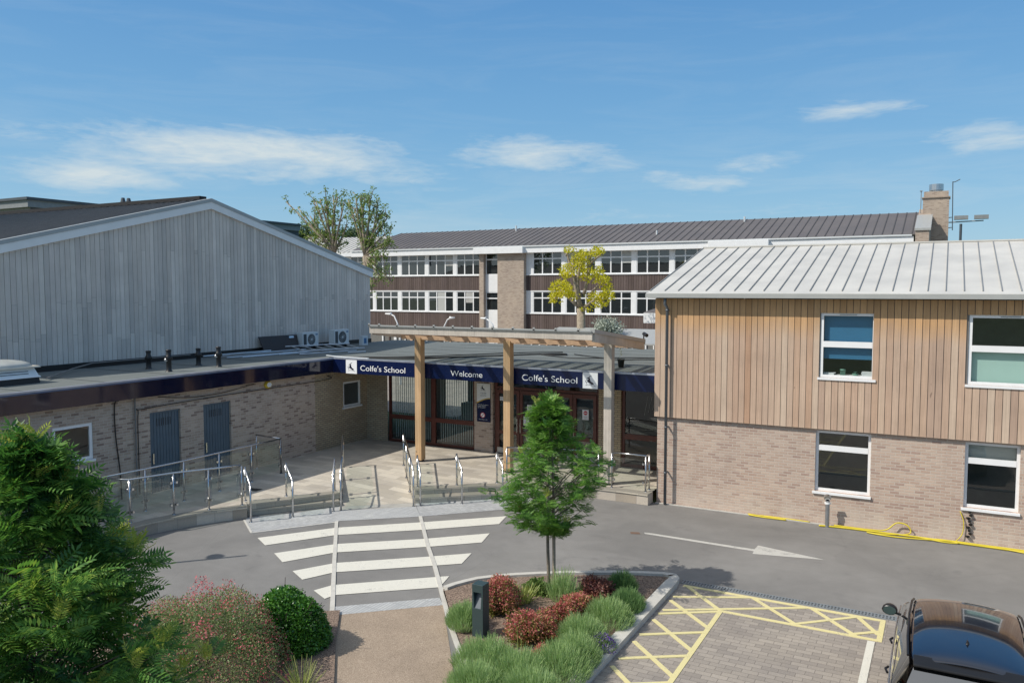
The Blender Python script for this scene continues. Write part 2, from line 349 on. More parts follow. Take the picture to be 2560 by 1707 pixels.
leafmat('lavender', [(.21, .33, .11), (.33, .46, .19), (.45, .58, .30)], .3, .7)
leafmat('lavender_dark', [(.10, .19, .07), (.16, .28, .10), (.24, .37, .15)], .3, .7)
leafmat('purple_flower', [(.10, .05, .24), (.20, .12, .42), (.3, .3, .2)], .3)
leafmat('strap_leaf', [(.20, .27, .06), (.38, .42, .13), (.46, .46, .2)], .3)
leafmat('green_leaf', [(.09, .15, .04), (.16, .25, .07), (.24, .32, .1)], .3)

# ------------------------------------------------------------------ mesh helpers
class MB:
    def __init__(s): s.v = []; s.f = []
    def quad(s, *p):
        n = len(s.v); s.v += [tuple(q) for q in p]; s.f.append(tuple(range(n, n + len(p)))); return s
    def hexa(s, p):           # 8 points: bottom 4 (ccw), top 4
        n = len(s.v); s.v += [tuple(q) for q in p]
        for f in ((3, 2, 1, 0), (4, 5, 6, 7), (0, 1, 5, 4), (1, 2, 6, 5), (2, 3, 7, 6), (3, 0, 4, 7)): s.f.append(tuple(n + i for i in f))
        return s
    def box(s, x0, x1, y0, y1, z0, z1):
        return s.hexa([(x0, y0, z0), (x1, y0, z0), (x1, y1, z0), (x0, y1, z0), (x0, y0, z1), (x1, y0, z1), (x1, y1, z1), (x0, y1, z1)])
    def prism(s, pts, z0, z1, bottom=False, sides=True, top=True):
        n = len(s.v); k = len(pts)
        s.v += [(x, y, z0) for x, y in pts] + [(x, y, z1) for x, y in pts]
        if top:
            for t in tessellate_polygon([[Vector((x, y, 0)) for x, y in pts]]):
                a, b, c = [pts[i] for i in t]
                if (b[0] - a[0]) * (c[1] - a[1]) - (b[1] - a[1]) * (c[0] - a[0]) < 0: t = t[::-1]
                s.f.append(tuple(n + k + i for i in t))
                if bottom: s.f.append(tuple(n + i for i in t[::-1]))
        if sides:
            for i in range(k): j = (i + 1) % k; s.f.append((n + i, n + j, n + k + j, n + k + i))
        return s
    def tube(s, pts, r, seg=8, r2=None, cap=True):
        pts = [Vector(p) for p in pts]; n0 = len(s.v); m = len(pts); prev = None
        for i, p in enumerate(pts):
            d = (pts[min(i + 1, m - 1)] - pts[max(i - 1, 0)]).normalized()
            if prev is None:
                a = Vector((0, 0, 1)) if abs(d.z) < .9 else Vector((1, 0, 0)); u = d.cross(a).normalized()
            else: u = (prev - d * prev.dot(d)).normalized()
            prev = u; v = d.cross(u)
            rr = r if r2 is None else r + (r2 - r) * i / (m - 1)
            for k in range(seg):
                t = 2 * math.pi * k / seg; s.v.append(tuple(p + (u * math.cos(t) + v * math.sin(t)) * rr))
        for i in range(m - 1):
            for k in range(seg):
                a = n0 + i * seg + k; b = n0 + i * seg + (k + 1) % seg; s.f.append((a, b, b + seg, a + seg))
        if cap:
            s.f.append(tuple(n0 + k for k in range(seg - 1, -1, -1))); s.f.append(tuple(n0 + (m - 1) * seg + k for k in range(seg)))
        return s
    def lathe(s, c, prof, seg=20):        # prof: (r, z)
        n0 = len(s.v)
        for r, z in prof:
            for k in range(seg):
                t = 2 * math.pi * k / seg; s.v.append((c[0] + r * math.cos(t), c[1] + r * math.sin(t), c[2] + z))
        for i in range(len(prof) - 1):
            for k in range(seg):
                a = n0 + i * seg + k; b = n0 + i * seg + (k + 1) % seg; s.f.append((a, b, b + seg, a + seg))
        return s
    def loft(s, rings, closed=False, caps=False):
        n0 = len(s.v); k = len(rings[0])
        for r in rings: s.v += [tuple(p) for p in r]
        for i in range(len(rings) - 1):
            for j in range(k if closed else k - 1):
                a = n0 + i * k + j; b = n0 + i * k + (j + 1) % k; s.f.append((a, b, b + k, a + k))
        if caps: s.f.append(tuple(n0 + j for j in range(k))[::-1]); s.f.append(tuple(n0 + (len(rings) - 1) * k + j for j in range(k)))
        return s
class Fr:      # wall frame: a along the wall, b up, c outwards
    def __init__(s, o, u, n): s.o = Vector(o); s.u = Vector(u); s.n = Vector(n)
    def P(s, a, b, c=0): return tuple(s.o + s.u * a + Vector((0, 0, b)) + s.n * c)
def fbox(mb, F, a0, a1, b0, b1, c0, c1):
    p = [F.P(a, b, c) for b in (b0, b1) for a, c in ((a0, c1), (a1, c1), (a1, c0), (a0, c0))]
    return mb.hexa(p)
def link(o): col.objects.link(o); return o
def wloc(o):
    v = Vector(o.location)
    while o.parent: o = o.parent; v += o.location
    return v
def part(name, mb, mat, parent=None, loc=None, smooth=False, bevel=0, label=None):
    """one mesh object; mb holds world coordinates"""
    base = wloc(parent) if parent is not None else Vector((0, 0, 0))
    org = Vector(loc) if loc is not None else base
    me = bpy.data.meshes.new(name)
    me.from_pydata([(x - org.x, y - org.y, z - org.z) for x, y, z in mb.v], [], mb.f); me.update()
    if mat: me.materials.append(MATS[mat])
    o = bpy.data.objects.new(name, me); link(o)
    if parent is not None: o.parent = parent
    o.location = org - base
    if smooth:
        for p in me.polygons: p.use_smooth = True
    if bevel:
        b = o.modifiers.new('b', 'BEVEL'); b.width = bevel; b.segments = 2; b.limit_method = 'ANGLE'
    if label: o['label'] = label
    return o
def tag(o, label=None, cat=None, group=None, kind=None):
    if label: o['label'] = label
    if cat: o['category'] = cat
    if group: o['group'] = group
    if kind: o['kind'] = kind
    return o
def thing(name, label, cat, loc=(0, 0, 0), group=None):
    o = bpy.data.objects.new(name, None); link(o); o.location = loc; o.empty_display_size = .2
    return tag(o, label, cat, group)
def struct(name, mb, mat, **k):
    return tag(part(name, mb, mat, **k), kind='structure')
def copy_tree(o, parent=None):
    c = o.copy(); link(c); c.parent = parent
    for ch in list(o.children): copy_tree(ch, c)
    return c
def wall(mb, F, a0, a1, b0, b1, holes=(), depth=.1):
    """front faces of a wall round its openings, with reveals"""
    A = sorted({a0, a1, *[h[0] for h in holes], *[h[1] for h in holes]}); B = sorted({b0, b1, *[h[2] for h in holes], *[h[3] for h in holes]})
    A = [a for a in A if a0 <= a <= a1]; B = [b for b in B if b0 <= b <= b1]
    for i in range(len(A) - 1):
        for j in range(len(B) - 1):
            ca, cb = (A[i] + A[i + 1]) / 2, (B[j] + B[j + 1]) / 2
            if any(h[0] < ca < h[1] and h[2] < cb < h[3] for h in holes): continue
            mb.quad(F.P(A[i], B[j]), F.P(A[i + 1], B[j]), F.P(A[i + 1], B[j + 1]), F.P(A[i], B[j + 1]))
    for h in holes:
        x0, x1, y0, y1 = h
        for p, q in (((x0, y0), (x0, y1)), ((x0, y1), (x1, y1)), ((x1, y1), (x1, y0)), ((x1, y0), (x0, y0))):
            mb.quad(F.P(*p, 0), F.P(*p, -depth), F.P(*q, -depth), F.P(*q, 0))
    return mb
def boards(mb, F, a0, a1, b0, b1, pitch, holes=(), c=.02, gap=.008, top=None, split=None):
    n = max(1, round((a1 - a0) / pitch)); p = (a1 - a0) / n
    for i in range(n):
        x0, x1 = a0 + i * p + gap / 2, a0 + (i + 1) * p - gap / 2; xm = (x0 + x1) / 2
        segs = [(b0, b1)]
        for h in holes:
            if h[0] < xm < h[1]:
                ns = []
                for s0, s1 in segs:
                    if h[3] <= s0 or h[2] >= s1: ns.append((s0, s1)); continue
                    if h[2] > s0: ns.append((s0, h[2]))
                    if h[3] < s1: ns.append((h[3], s1))
                segs = ns
        if split:
            ns = []
            for s0, s1 in segs:
                cuts = sorted(q for q in split(xm) if s0 + .2 < q < s1 - .2)
                for q in cuts: ns.append((s0, q - .003)); s0 = q + .003
                ns.append((s0, s1))
            segs = ns
        cc = c + random.uniform(-.0025, .0025)
        for s0, s1 in segs:
            if top and s1 == b1:
                p8 = [F.P(x0, s0, cc), F.P(x1, s0, cc), F.P(x1, s0, 0), F.P(x0, s0, 0), F.P(x0, top(x0), cc), F.P(x1, top(x1), cc), F.P(x1, top(x1), 0), F.P(x0, top(x0), 0)]
                mb.hexa(p8)
            else: fbox(mb, F, x0, x1, s0, s1, 0, cc)
    return mb
def window(parent, F, a0, a1, b0, b1, fr=.07, rec=.06, vb=(), hb=(), fmat='white_upvc', gmat='window_glass', sill=True, bar=.05, blind=None, label=None, sash=True, name='window'):
    """frame mesh with pane, sill (and blind) as its children; rec = how far the frame sits behind the wall face"""
    m = MB(); c0, c1 = -rec - .05, -rec
    fbox(m, F, a0, a1, b0, b0 + fr, c0, c1); fbox(m, F, a0, a1, b1 - fr, b1, c0, c1)
    fbox(m, F, a0, a0 + fr, b0 + fr, b1 - fr, c0, c1); fbox(m, F, a1 - fr, a1, b0 + fr, b1 - fr, c0, c1)
    for v in vb: fbox(m, F, v - bar / 2, v + bar / 2, b0 + fr, b1 - fr, c0, c1 + .004)
    for h in hb: fbox(m, F, a0 + fr, a1 - fr, h - bar / 2, h + bar / 2, c0, c1 + .007)
    wd = part(name, m, fmat, parent, label=label)
    g = MB(); cm = (c0 + c1) / 2
    g.quad(F.P(a0 + .02, b0 + .02, cm), F.P(a1 - .02, b0 + .02, cm), F.P(a1 - .02, b1 - .02, cm), F.P(a0 + .02, b1 - .02, cm))
    part('pane', g, gmat, wd)
    if sill:
        s = MB(); fbox(s, F, a0 - .05, a1 + .03, b0 - .06, b0 - .002, -.02 - rec, .06); part('sill', s, fmat, wd)
    if blind:
        for (z0, z1, bm) in blind:
            q = MB(); fbox(q, F, a0 + fr, a1 - fr, z0, z1, c0 - .10, c0 - .09); part('blind', q, bm, wd)
    return wd
def seams(mb, p0, p1, q0, q1, ts, h=.04, wdt=.025):
    """standing seams on the slope eave p0-p1 / ridge q0-q1 at parameters ts"""
    p0, p1, q0, q1 = map(Vector, (p0, p1, q0, q1)); n = (p1 - p0).cross(q0 - p0).normalized()
    if n.z < 0: n = -n
    e = (p1 - p0).normalized() * wdt / 2
    for t in ts:
        a = p0.lerp(p1, t); b = q0.lerp(q1, t)
        mb.hexa([a - e, a + e, b + e, b - e, a - e + n * h, a + e + n * h, b + e + n * h, b - e + n * h])
    return mb
def slab(mb, pts, th):
    """slope panel: 4 points, thickened downwards"""
    pts = [Vector(p) for p in pts]; d = Vector((0, 0, -th))
    return mb.hexa([p + d for p in pts] + pts)
def text(name, s, F, a0, a1, b0, h, c, mat, parent, thick=.004, align=None):
    cu = bpy.data.curves.new(name, 'FONT'); cu.body = s; cu.size = 1; cu.extrude = 0
    o = bpy.data.objects.new(name, cu); link(o)
    bpy.context.view_layer.update(); dg = bpy.context.evaluated_depsgraph_get()
    me = bpy.data.meshes.new_from_object(o.evaluated_get(dg)); bpy.data.objects.remove(o)
    vs = [v.co.copy() for v in me.vertices]; x0 = min(v.x for v in vs); x1 = max(v.x for v in vs)
    H = .729 if any(ch.isupper() or ch in "lhdfkt" for ch in s) else .53
    sx = (a1 - a0) / (x1 - x0); sy = h / H
    base = wloc(parent)
    for v in me.vertices: v.co = Vector(F.P(a0 + (v.co.x - x0) * sx, b0 + v.co.y * sy, c)) - base
    me.materials.clear(); me.materials.append(MATS[mat])
    o = bpy.data.objects.new(name, me); link(o); o.parent = parent
    return o
def stag(F, a0, b0, s, c, parent, mat='navy_dark'):
    """leaping stag crest, drawn as one flat mesh on a square of side s"""
    S = lambda x, y: (a0 + (x - 385) / 865 * s, b0 + (1 - (y - 265) / 970) * s)
    m = MB()
    def poly(p):
        q = [S(*t) for t in p]
        for t in tessellate_polygon([[Vector((x, y, 0)) for x, y in q]]): m.quad(*[F.P(*q[i], c) for i in t])
    def line(p, wd):
        for (x0, y0), (x1, y1) in zip(p, p[1:]):
            L = math.hypot(x1 - x0, y1 - y0); nx, ny = -(y1 - y0) / L * wd / 2, (x1 - x0) / L * wd / 2
            poly([(x0 + nx, y0 + ny), (x1 + nx, y1 + ny), (x1 - nx, y1 - ny), (x0 - nx, y0 - ny)])
    poly([(610, 640), (640, 600), (700, 570), (790, 525), (800, 555), (780, 592), (815, 600), (825, 680), (838, 750), (880, 810), (940, 860), (1010, 905), (1040, 940), (1060, 985), (900, 990), (830, 930), (750, 890), (700, 860), (660, 840), (680, 790), (660, 760), (700, 700), (755, 640)])
    line([(690, 780), (590, 745), (556, 800), (553, 865)], 24); line([(690, 830), (622, 850), (610, 900), (640, 980)], 26)
    line([(792, 530), (778, 440)], 14); line([(800, 535), (850, 480), (925, 438)], 16); line([(850, 480), (895, 502)], 12); line([(840, 490), (850, 440)], 12)
    for x, y in ((600, 1042), (705, 1020), (800, 1014), (905, 1020), (1010, 1040), (1110, 1068)): line([(x - 36, y + (x < 700) * 8), (x + 36, y + (x > 900) * 8)], 30)
    return part('crest', m, mat, parent)

# foliage: one template scattered with numpy
def scat(name, tv, tf, pos, axes, ups, scale, mat, parent=None, org=None):
    tv = np.asarray(tv, float); tf = np.asarray(tf, int); pos = np.asarray(pos, float); m = len(pos)
    x = np.asarray(axes, float); x /= np.linalg.norm(x, axis=1, keepdims=True) + 1e-9
    u = np.asarray(ups, float); y = np.cross(u, x); y /= np.linalg.norm(y, axis=1, keepdims=True) + 1e-9; z = np.cross(x, y)
    s = np.broadcast_to(np.asarray(scale, float), (m,))[:, None, None]
    V = (tv[None, :, 0:1] * x[:, None] + tv[None, :, 1:2] * y[:, None] + tv[None, :, 2:3] * z[:, None]) * s + pos[:, None]
    base = np.array(wloc(parent)) if parent is not None else np.zeros(3)
    org = base if org is None else np.asarray(org, float)
    V = (V.reshape(-1, 3) - org).astype(np.float32)
    Fc = (tf[None] + (np.arange(m) * len(tv))[:, None, None]).reshape(-1, tf.shape[1])
    me = bpy.data.meshes.new(name); k = tf.shape[1]; nf = len(Fc)
    me.vertices.add(len(V)); me.vertices.foreach_set('co', V.ravel())
    me.loops.add(nf * k); me.loops.foreach_set('vertex_index', Fc.ravel().astype(np.int32))
    me.polygons.add(nf); me.polygons.foreach_set('loop_start', np.arange(0, nf * k, k, dtype=np.int32)); me.polygons.foreach_set('loop_total', np.full(nf, k, dtype=np.int32))
    me.update(calc_edges=True); me.validate(); me.materials.append(MATS[mat])
    o = bpy.data.objects.new(name, me); link(o)
    if parent is not None: o.parent = parent
    o.location = tuple(org - base)
    return o
LEAF = ([(0, 0, 0), (.45, .26, .05), (1, 0, -.06), (.45, -.26, .05)], [(0, 1, 2, 3)])
def pinnate(pairs=7, lw=.14, ll=.40, droop=.35):
    v = []; f = []
    def lf(x, z, ang, L):
        n = len(v); c, s = math.cos(ang), math.sin(ang)
        for a, b, d in ((0, 0, 0), (.45, lw, .03), (1, 0, -.08), (.45, -lw, .03)):
            v.append((x + (a * c - b * s) * L, (a * s + b * c) * L, z + d * L))
        f.append((n, n + 1, n + 2, n + 3))
    for i in range(pairs):
        t = .22 + .70 * i / (pairs - 1); L = ll * (1 - .45 * abs(t - .5)); z = -droop * t * t
        lf(t, z, R(62), L); lf(t, z, -R(62), L)
    lf(.95, -droop * .9, 0, ll * .9)
    n = len(v); v.extend([(0, -.012, 0), (.95, -.006, -droop * .9), (.95, .006, -droop * .9), (0, .012, 0)]); f.append((n, n + 1, n + 2, n + 3))
    return v, f
PIN = pinnate()
BLADE = ([(0, -.03, 0), (0, .03, 0), (.6, .022, .05), (.6, -.022, .05), (1, 0, .12)], [(0, 1, 2, 3), (3, 2, 4, 4)])
BLADE = ([(0, -.03, 0), (0, .03, 0), (1, .012, .10), (1, -.012, .10)], [(0, 1, 2, 3)])
def rvec(n): v = rng.normal(size=(n, 3)); return v / np.linalg.norm(v, axis=1, keepdims=True)
# ------------------------------------------------------------------ ground, road, paving
X, Y, NX, NY = (1, 0, 0), (0, 1, 0), (-1, 0, 0), (0, -1, 0)
struct('ground', MB().quad((-500, -300, -.03), (500, -300, -.03), (500, 700, -.03), (-500, 700, -.03)), 'grass_ground')
struct('road', MB().quad((-34, -12, 0), (26, -12, 0), (26, 22.0, 0), (-34, 22.0, 0)), 'asphalt')
struct('courtyard_ground', MB().quad((-60, 32.4, -.008), (30, 32.4, -.008), (30, 60, -.008), (-60, 60, -.008)), 'block_paving')
struct('gravel_strip', MB().quad((-7.2, 21.99, .006), (14, 21.99, .006), (14, 22.16, .006), (-7.2, 22.16, .006)), 'gravel_strip')
struct('kerb_edging', MB().box(-7.2, 14, 21.95, 21.99, -.02, .02), 'kerb_pale')
# resin-bound footpath and its granite edgings, which also run across the road
pathpoly = [(-9.967, 11.376), (-8.426, 12.777), (-6.367, 10.364), (-8.309, 9.314)] 
pathpoly = pathpoly[:2] + [(-3.0, 5.5), (-5.2, 5.6)]
struct('path', MB().prism(pathpoly, -.01, .006, sides=False), 'resin_gravel')
def strip(pts, wd):
    m = MB(); P = [Vector((x, y, 0)) for x, y in pts]
    return P, m
def ribbon(m, pts, wd, z0, z1):
    for i, (a, b) in enumerate(zip(pts, pts[1:])):
        a = Vector((*a, 0)); b = Vector((*b, 0)); d = (b - a).normalized(); n = Vector((-d.y, d.x, 0)) * wd / 2
        e = d * .0
        m.prism([(a - n - e).to_2d()[:], (b - n + e).to_2d()[:], (b + n + e).to_2d()[:], (a + n - e).to_2d()[:]], z0, z1)
    return m
def ext(p, q, L):
    v = Vector(q) - Vector(p); v.normalize(); return (q[0] + v.x * L, q[1] + v.y * L)
e1 = [(-13.985, 16.148), (-12.016, 13.782), (-10.210, 11.634), (-8.320, 9.308)]
e2 = [(-12.323, 17.600), (-10.822, 15.731), (-9.849, 14.592), (-8.886, 13.405), (-7.822, 12.083), (-6.345, 10.375)]
struct('path_edging', ribbon(MB(), e1 + [ext(e1[-2], e1[-1], 3)], .09, -.01, .022), 'kerb_pale')
struct('path_edging', ribbon(MB(), e2 + [ext(e2[-2], e2[-1], 4)], .09, -.01, .022), 'kerb_pale')
# paving bands at the foot of the steps and at the near end of the crossing
struct('paving_band', MB().prism([(-16.188, 15.082), (-16.334, 15.288), (-15.563, 16.229), (-14.914, 17.353), (-13.973, 16.237), (-13.956, 16.122), (-15.211, 14.372)], -.01, .006, sides=False), 'granite_setts')
struct('paving_band', MB().prism([(-14.606, 16.991), (-13.009, 18.369), (-12.323, 17.600), (-13.973, 16.237)], -.01, .0065, sides=False), 'tactile_paving')
struct('paving_band', MB().prism([(-15.018, 17.475), (-13.348, 18.771), (-13.009, 18.369), (-14.606, 16.991)], -.01, .0062, sides=False), 'concrete_kerb')
struct('paving_band', MB().prism([(-13.107, 18.508), (-13.291, 18.702), (-11.305, 20.332), (-10.652, 20.946), (-10.173, 19.807), (-12.323, 17.600)], -.01, .006, sides=False), 'granite_setts')
struct('paving_band', MB().prism([(-10.238, 11.690), (-8.690, 13.050), (-8.426, 12.777), (-9.967, 11.376)], -.01, .0075, sides=False), 'tactile_paving')
struct('kerb_edging', ribbon(MB(), [(-16.235, 15.099), (-15.211, 14.372), (-13.956, 16.122)], .05, -.01, .012), 'kerb_pale')
# painted crossing
for pts in ([(-14.769, 14.143), (-13.623, 15.734), (-11.967, 17.181), (-10.295, 18.723), (-10.114, 17.993), (-11.548, 16.648), (-13.224, 15.240), (-14.174, 13.808)],
            [(-13.553, 13.479), (-12.750, 14.689), (-11.121, 16.029), (-9.927, 17.184), (-9.729, 16.461), (-10.680, 15.574), (-12.348, 14.202), (-12.942, 13.117)],
            [(-12.338, 12.797), (-11.859, 13.654), (-10.230, 15.027), (-9.534, 15.662), (-9.356, 14.951), (-9.866, 14.515), (-11.485, 13.177), (-11.787, 12.505)],
            [(-11.152, 12.154), (-11.017, 12.568), (-9.451, 13.929), (-9.174, 14.160), (-8.998, 13.520), (-10.612, 12.166), (-10.653, 11.918)]):
    struct('crossing_marking', MB().prism(pts, 0, .0105, sides=False), 'road_white')
struct('arrow_marking', MB().prism([(-6.552, 19.111), (-6.435, 19.136), (-3.827, 19.088), (-3.811, 19.418), (-2.268, 19.083), (-3.798, 18.728), (-3.813, 18.931), (-6.496, 19.009)], 0, .0045, sides=False), 'road_white_worn')
struct('drain_cover', MB().prism([(-6.880, 18.991), (-6.664, 19.069), (-6.582, 18.925), (-6.805, 18.842)], 0, .005, sides=False), 'rust')
# block paved parking bay with yellow hatching
struct('parking_bay', MB().quad((-4.9, 2, .004), (16, 2, .004), (16, 16.1, .004), (-4.9, 16.1, .004)), 'block_paving')
m = MB(); m.box(-4.72, 16, 16.1, 16.13, -.01, .02).box(-4.72, 16, 16.27, 16.3, -.01, .02)
x = -4.7
while x < 15.9:
    m.box(x, x + .028, 16.13, 16.27, -.01, .017); x += .06
m.box(-4.72, 16, 16.19, 16.21, -.01, .018)
struct('drainage_channel', m, 'drain_steel')
struct('drainage_channel_bed', MB().quad((-4.72, 16.1, .009), (16, 16.1, .009), (16, 16.3, .009), (-4.72, 16.3, .009)), 'drain_dark')
ym = MB()
def yl(a, b, wd=.09, z=.0125): ribbon(ym, [a, b], wd, .0, z)
yl((-4.62, 16.0), (-.83, 16.0)); yl((-3.66, 15.04), (-.90, 15.04), z=.0128); yl((-.87, 15.0), (-.87, 16.0), z=.0131)
yl((-3.62, 15.04), (-3.62, 8.0), z=.0131)
for a, b in (((-4.55, 16.0), (-3.62, 15.04)), ((-4.63, 15.3), (-3.3, 15.98)), ((-4.6, 14.55), (-2.2, 15.98)),
             ((-3.2, 15.98), (-2.25, 15.06)), ((-2.3, 15.06), (-1.3, 15.98)), ((-2.1, 15.98), (-1.25, 15.06)), ((-1.3, 15.98), (-.9, 15.3)), ((-1.35, 15.08), (-.9, 15.45))):
    yl(a, b, .08, .0134 + random.uniform(0, .002))
yy = 15.1
for k in range(6):
    yl((-4.62, yy), (-3.62, yy - .95), .08, .0135 + .0003 * k); yl((-4.62, yy - .75), (-3.62, yy - .1), .08, .0155 + .0003 * k); yy -= 1.05
struct('bay_marking', ym, 'road_yellow')
struct('bay_marking', MB().quad((-1.05, 5, .0145), (-.93, 5, .0145), (-.93, 14.95, .0145), (-1.05, 14.95, .0145)), 'road_white')
# planting bed
bed_out = [(-8.813, 13.368), (-8.752, 13.603), (-8.632, 13.875), (-8.497, 14.133), (-8.199, 14.455), (-7.881, 14.736), (-7.458, 15.047), (-6.984, 15.359), (-6.152, 15.837), (-5.598, 16.095), (-5.136, 16.275), (-4.942, 16.298)]
bed_out = bed_out + [(-4.86, 16.28), (-4.74, 16.1), (-4.71, 15.8), (-4.71, 7.5)]
bi = []
C0 = Vector((-6.8, 13.0))
for i, p in enumerate(bed_out):
    a = Vector(bed_out[max(0, i - 1)]); b = Vector(bed_out[min(len(bed_out) - 1, i + 1)]); d = (b - a).normalized(); n = Vector((d.y, -d.x))
    wd = .13 if i < 11 else (.2 if i < 14 else .24)
    q = Vector(p) + n * wd; bi.append((q.x, q.y))
m = MB()
for i in range(len(bi) - 1):
    m.prism([bed_out[i], bi[i], bi[i + 1], bed_out[i + 1]], -.02, .12)
struct('bed_kerb', m, 'kerb_pale')
left_edge = [(e2[3][0] + .06, e2[3][1]), (e2[4][0] + .06, e2[4][1] ), (e2[5][0] + .06, e2[5][1]), (-4.1, 7.5)]
struct('planting_bed', MB().prism(bi + [(-4.95, 7.5)] + left_edge[::-1][1:] + [(bed_out[0][0] + .08, bed_out[0][1] - .12)], -.02, .07, sides=False), 'mulch')

# ------------------------------------------------------------------ entrance terrace, steps and ramp
WP = .32
top_nose_L = [(-16.482, 15.433), (-15.800, 16.431), (-15.105, 17.583)]
mid_nose_L = [(-16.489, 15.455), (-15.698, 16.374), (-14.922, 17.365)]
base_L = [(-16.334, 15.288), (-15.563, 16.229), (-14.914, 17.353)]
top_nose_R = [(-13.456, 18.937), (-12.432, 19.782), (-11.457, 20.591)]
mid_nose_R = [(-13.234, 18.621), (-12.235, 19.466), (-11.300, 20.322)]
base_R = [(-13.291, 18.702), (-11.305, 20.332)]
wall_L = [(-17.399, 12.518), (-17.323, 13.099), (-17.161, 13.637), (-16.926, 14.216), (-16.622, 14.771), (-16.297, 15.258)]
wall_R = [(-11.007, 20.857), (-9.921, 21.333), (-8.806, 21.580), (-8.021, 21.606), (-7.299, 21.584), (-7.294, 22.005)]
ramp_bl = [(-14.834, 17.382)]; ramp_br = [(-13.292, 18.652)]
ramp_tl = [(-17.187, 20.206)][0]; ramp_tr = [(-15.625, 21.382)][0]
terr = [(-19.75, 8.5), (-19.4, 8.5), (-18.6, 11.3)] + wall_L + top_nose_L + [ramp_tl, ramp_tr] + top_nose_R + wall_R + [(-7.3, wall_R[-1][1] + .3), (-7.3, 24.62), (-19.75, 24.62)]
struct('terrace', MB().prism(terr, -.02, WP, sides=False), 'sandstone_paving')
m = MB().prism([(-19.4, 8.5), (-18.6, 11.3)] + wall_L + [(top_nose_L[0][0] - .05, top_nose_L[0][1] + .05)], -.02, WP - .05, top=False)
m2 = MB()
def wallstrip(mb, pts, z0, z1):
    for (a, b) in zip(pts, pts[1:]): mb.quad((*a, z0), (*b, z0), (*b, z1), (*a, z1))
struct('terrace_wall', (wallstrip(m2, [(-19.4, 8.5), (-18.6, 11.3)] + wall_L + [top_nose_L[0]], -.02, WP - .002), wallstrip(m2, [top_nose_R[-1]] + wall_R, -.02, WP - .002), m2)[-1], 'sandstone_wall')
def offs(pts, d):
    o = []
    for i, p in enumerate(pts):
        a = Vector(pts[max(0, i - 1)]); b = Vector(pts[min(len(pts) - 1, i + 1)]); t = (b - a).normalized(); o.append((p[0] + t.y * d, p[1] - t.x * d))
    return o
m = MB()
for pts in ([(-18.6, 11.3)] + wall_L, [top_nose_R[-1]] + wall_R[:-1]):
    o = offs(pts, .03); q = offs(pts, -.30)
    for i in range(len(pts) - 1): m.prism([o[i], o[i + 1], q[i + 1], q[i]], WP - .045, WP + .004)
struct('terrace_coping', m, 'step_stone')
# steps: lower tread blocks and nosing shadows
m = MB()
for tn, mn in ((top_nose_L, mid_nose_L), (top_nose_R, mid_nose_R)):
    back = [(x - .25 * (1 if tn is top_nose_L else .7), y + .25 * (.6 if tn is top_nose_L else .8)) for x, y in tn]
    for i in range(len(tn) - 1):
        m.prism([mn[i], mn[i + 1], back[i + 1], back[i]], -.02, .115); nz = offs(mn, .025)
        m.prism([nz[i], nz[i + 1], back[i + 1], back[i]], .118, .162)
        nt_ = offs(tn, .025); m.prism([nt_[i], nt_[i + 1], back[i + 1], back[i]], WP - .042, WP + .004)
        m.quad((*tn[i], .15), (*tn[i + 1], .15), (*tn[i + 1], WP - .042), (*tn[i], WP - .042))
struct('entrance_steps', m, 'step_stone')
m = MB().quad((*ramp_bl[0], .008), (*ramp_br[0], .008), (*ramp_tr, WP + .002), (*ramp_tl, WP + .002))
struct('entrance_ramp', m, 'sandstone_paving')
m = MB(); wallstrip(m, [top_nose_L[-1], ramp_tl], -.02, WP - .002); wallstrip(m, [ramp_tr, top_nose_R[0]], -.02, WP - .002)
struct('ramp_cheek', m, 'step_stone')
struct('floor_mat', MB().prism([(-17.875, 16.757), (-17.332, 16.836), (-17.330, 16.572), (-17.884, 16.537)], .3, .327, sides=False), 'black_plastic')

# ------------------------------------------------------------------ two-storey brick and cedar building (right)
rb = thing('clad_building', 'two-storey block with tan brick ground floor, cedar boards above and pale standing-seam roof', 'building', (-7.2, 22.1, 0))
FB = Fr((0, 22.12, 0), X, NY); FC = Fr((0, 22.02, 0), X, NY)
XR = 13.0
low = [(-2.93, -1.6, .84, 2.44), (.48, 1.62, .84, 2.44), (4.6, 5.8, .84, 2.44)]
upp = [(-2.86, -1.56, 3.84, 5.5), (.47, 2.15, 3.84, 5.5), (4.6, 6.2, 3.84, 5.5)]
m = wall(MB(), FB, -7.22, XR, -.02, 2.52, low, .14)
m.quad((-7.22, 33.2, -.02), (-7.22, 22.12, -.02), (-7.22, 22.12, 2.52), (-7.22, 33.2, 2.52)); m.quad((XR, 22.12, -.02), (XR, 33.2, -.02), (XR, 33.2, 2.52), (XR, 22.12, 2.52))
m.quad((XR, 33.2, 0), (-7.22, 33.2, 0), (-7.22, 33.2, 5.9), (XR, 33.2, 5.9))
part('brick_wall', m, 'buff_brick', rb)
m = MB(); wall(m, Fr((0, 22.045, 0), X, NY), -7.27, XR, 2.53, 5.86, upp, .1); m.quad((-7.27, 22.045, 2.53), (XR, 22.045, 2.53), (XR, 22.2, 2.53), (-7.27, 22.2, 2.53))
m.quad((-7.27, 33.2, 2.53), (-7.27, 22.05, 2.53), (-7.27, 22.05, 5.86), (-7.27, 33.2, 5.86)); m.quad((-7.27, 22.05, 5.86), (-7.27, 27.5, 7.3), (-7.27, 33.2, 5.86)); m.quad((XR, 22.05, 2.53), (XR, 33.2, 2.53), (XR, 33.2, 5.86), (XR, 22.05, 5.86)); m.quad((XR, 22.05, 5.86), (XR, 33.2, 5.86), (XR, 27.5, 7.3))
part('cladding_backing', m, 'soffit_dark', rb)
